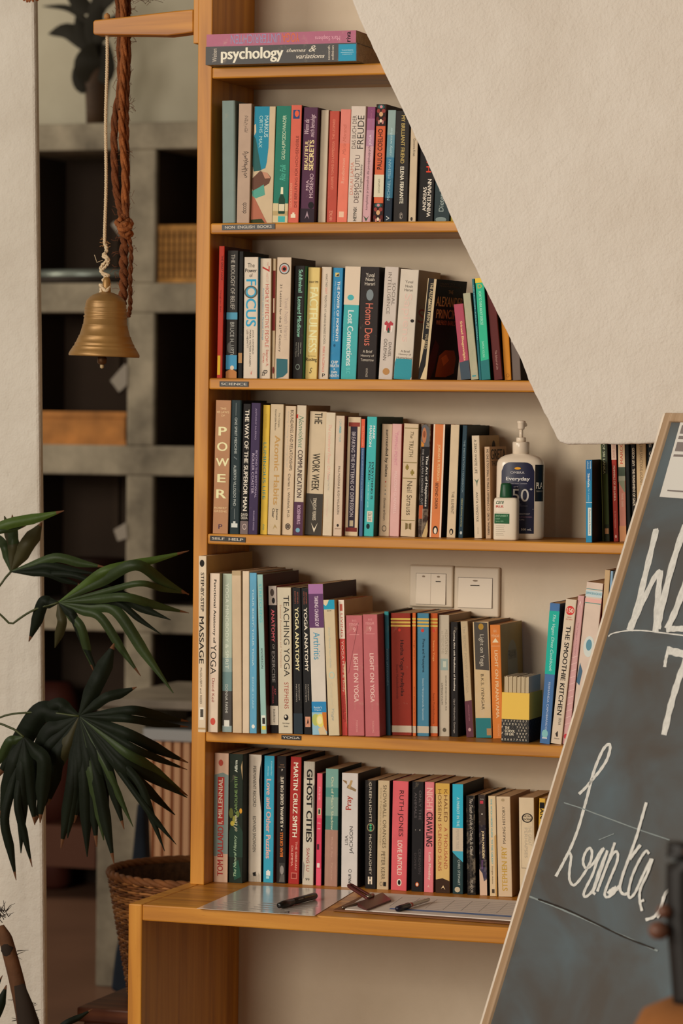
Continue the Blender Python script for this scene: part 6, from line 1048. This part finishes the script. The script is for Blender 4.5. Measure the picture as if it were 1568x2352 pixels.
# clipboard
CBQ = [(765, 2093), (838, 2058), (1260, 2085), (1210, 2127)]
q = MB(); pts = flat(CBQ, zd+.0006); q.add(pts + [p+V3((0, 0, .003)) for p in pts], [(3, 2, 1, 0), (4, 5, 6, 7), (0, 1, 5, 4), (1, 2, 6, 5), (2, 3, 7, 6), (3, 0, 4, 7)], mat('7a4a24', .6, 1.2, 0, 0, .15, 30))
cbt = empty('clipboard', pts[0]); tag(cbt, 'brown clipboard with a ruled white form, beside the chalkboard on the desk', 'clipboard')
inv_c = Matrix.Translation(-pts[0])
q.v = [tuple(V3(p)-pts[0]) for p in q.v]; q.build('board', cbt, bevel=.0006)
def addrel(q, nm, par): q.v = [tuple(V3(p)-V3(cbt.location)) for p in q.v]; return q.build(nm, par)
PQ = [(792, 2089), (850, 2051), (1250, 2074), (1205, 2117)]
q = MB(); pts = flat(PQ, zd+.0042); q.add([p-V3((0, 0, .0005)) for p in pts] + [p+V3((0, 0, .0012)) for p in pts], [(3, 2, 1, 0), (4, 5, 6, 7), (0, 1, 5, 4), (1, 2, 6, 5), (2, 3, 7, 6), (3, 0, 4, 7)], mat('cfc4ba', .7, 1.2)); ps = addrel(q, 'paper', cbt)
q = MB(); zl = zd+.0056
draw(q, [('r', .22, .9, .18, .26, '56709c')], lambda u, v, k: quadpt(PQ, u, v, zl))
draw(q, [('r', .2, 1, .34+.09*k, .345+.09*k, 'a09a96') for k in range(7)] + [('r', .2+.1*k, .2025+.1*k, .34, .88, 'a09a96') for k in range(9)], lambda u, v, k: quadpt(PQ, u, v, zl)); addrel(q, 'form_lines', ps)
# spring clip
RED = mat('6a3430', .35, 1.25, metal=.35); STL = mat('8c7e70', .3, 1.2, metal=.9)
def W(x, y, z): return UZ(x, y, zd+z)
q = MB()
A_, B_, C_, D_ = W(821, 2083, .006), W(842, 2092, .006), W(898, 2070, .006), W(878, 2060, .006)
up = V3((0, 0, 1))
q.add([A_, B_, C_, D_, A_+up*.008, B_+up*.003, C_+up*.003, D_+up*.008], [(3, 2, 1, 0), (4, 5, 6, 7), (0, 1, 5, 4), (1, 2, 6, 5), (2, 3, 7, 6), (3, 0, 4, 7)], RED)
E_ = (A_+D_)/2; ax = (D_-A_).normalized(); lf = UZ(800, 2060, zd+.03)
def loop(base, tip, wb, wt, m, r):
    b0, b1 = base-ax*wb, base+ax*wb; dr = (tip-base).normalized()
    return [b0, base.lerp(tip, .5)-ax*wt*.9, tip-ax*wt*.7-dr*.004, tip, tip+ax*wt*.7-dr*.004, base.lerp(tip, .5)+ax*wt*.9, b1]
clipP = addrel(q, 'clip_jaw', cbt)
q = MB(); tip1 = UZ(802, 2033, zd+.030); q.tube(spline(loop(E_+up*.007, tip1, .012, .011, RED, 0), 6), .0030, RED, 8); q.add([], [], RED); addrel(q, 'clip_handle', cbt)
q = MB(); tip2 = W(789, 2084, .006); q.tube(spline(loop(E_+up*.004, tip2, .012, .008, STL, 0), 6), .0022, STL, 8)
c0 = E_+up*.010; q.tube([c0-ax*.012, c0+ax*.012], .004, STL, 12); addrel(q, 'spring', cbt)
# ballpoint pen
zp = zd+.0056+.0052
m_a, m_b = UZ(911, 2088, zp), UZ(984, 2066, zp)
pen(m_a, m_b, .0045, 'ballpoint_pen', 'clear ballpoint pen with a dark blue cap lying on the ruled form', 'pen',
    [('cap', [(0, .003), (.02, .0048), (.12, .0052), (.36, .0052), (.37, .0042)], mat('22203a', .35, 1.2)), ('barrel', [(.35, .0038), (.36, .004), (.97, .0036), (1, .003)], mat('a39c98', .2, 1.2, coat=.6)), ('refill', [(.4, .0041), (.405, .0042), (.45, .0042), (.455, .0041)], mat('b0483c', .4))])
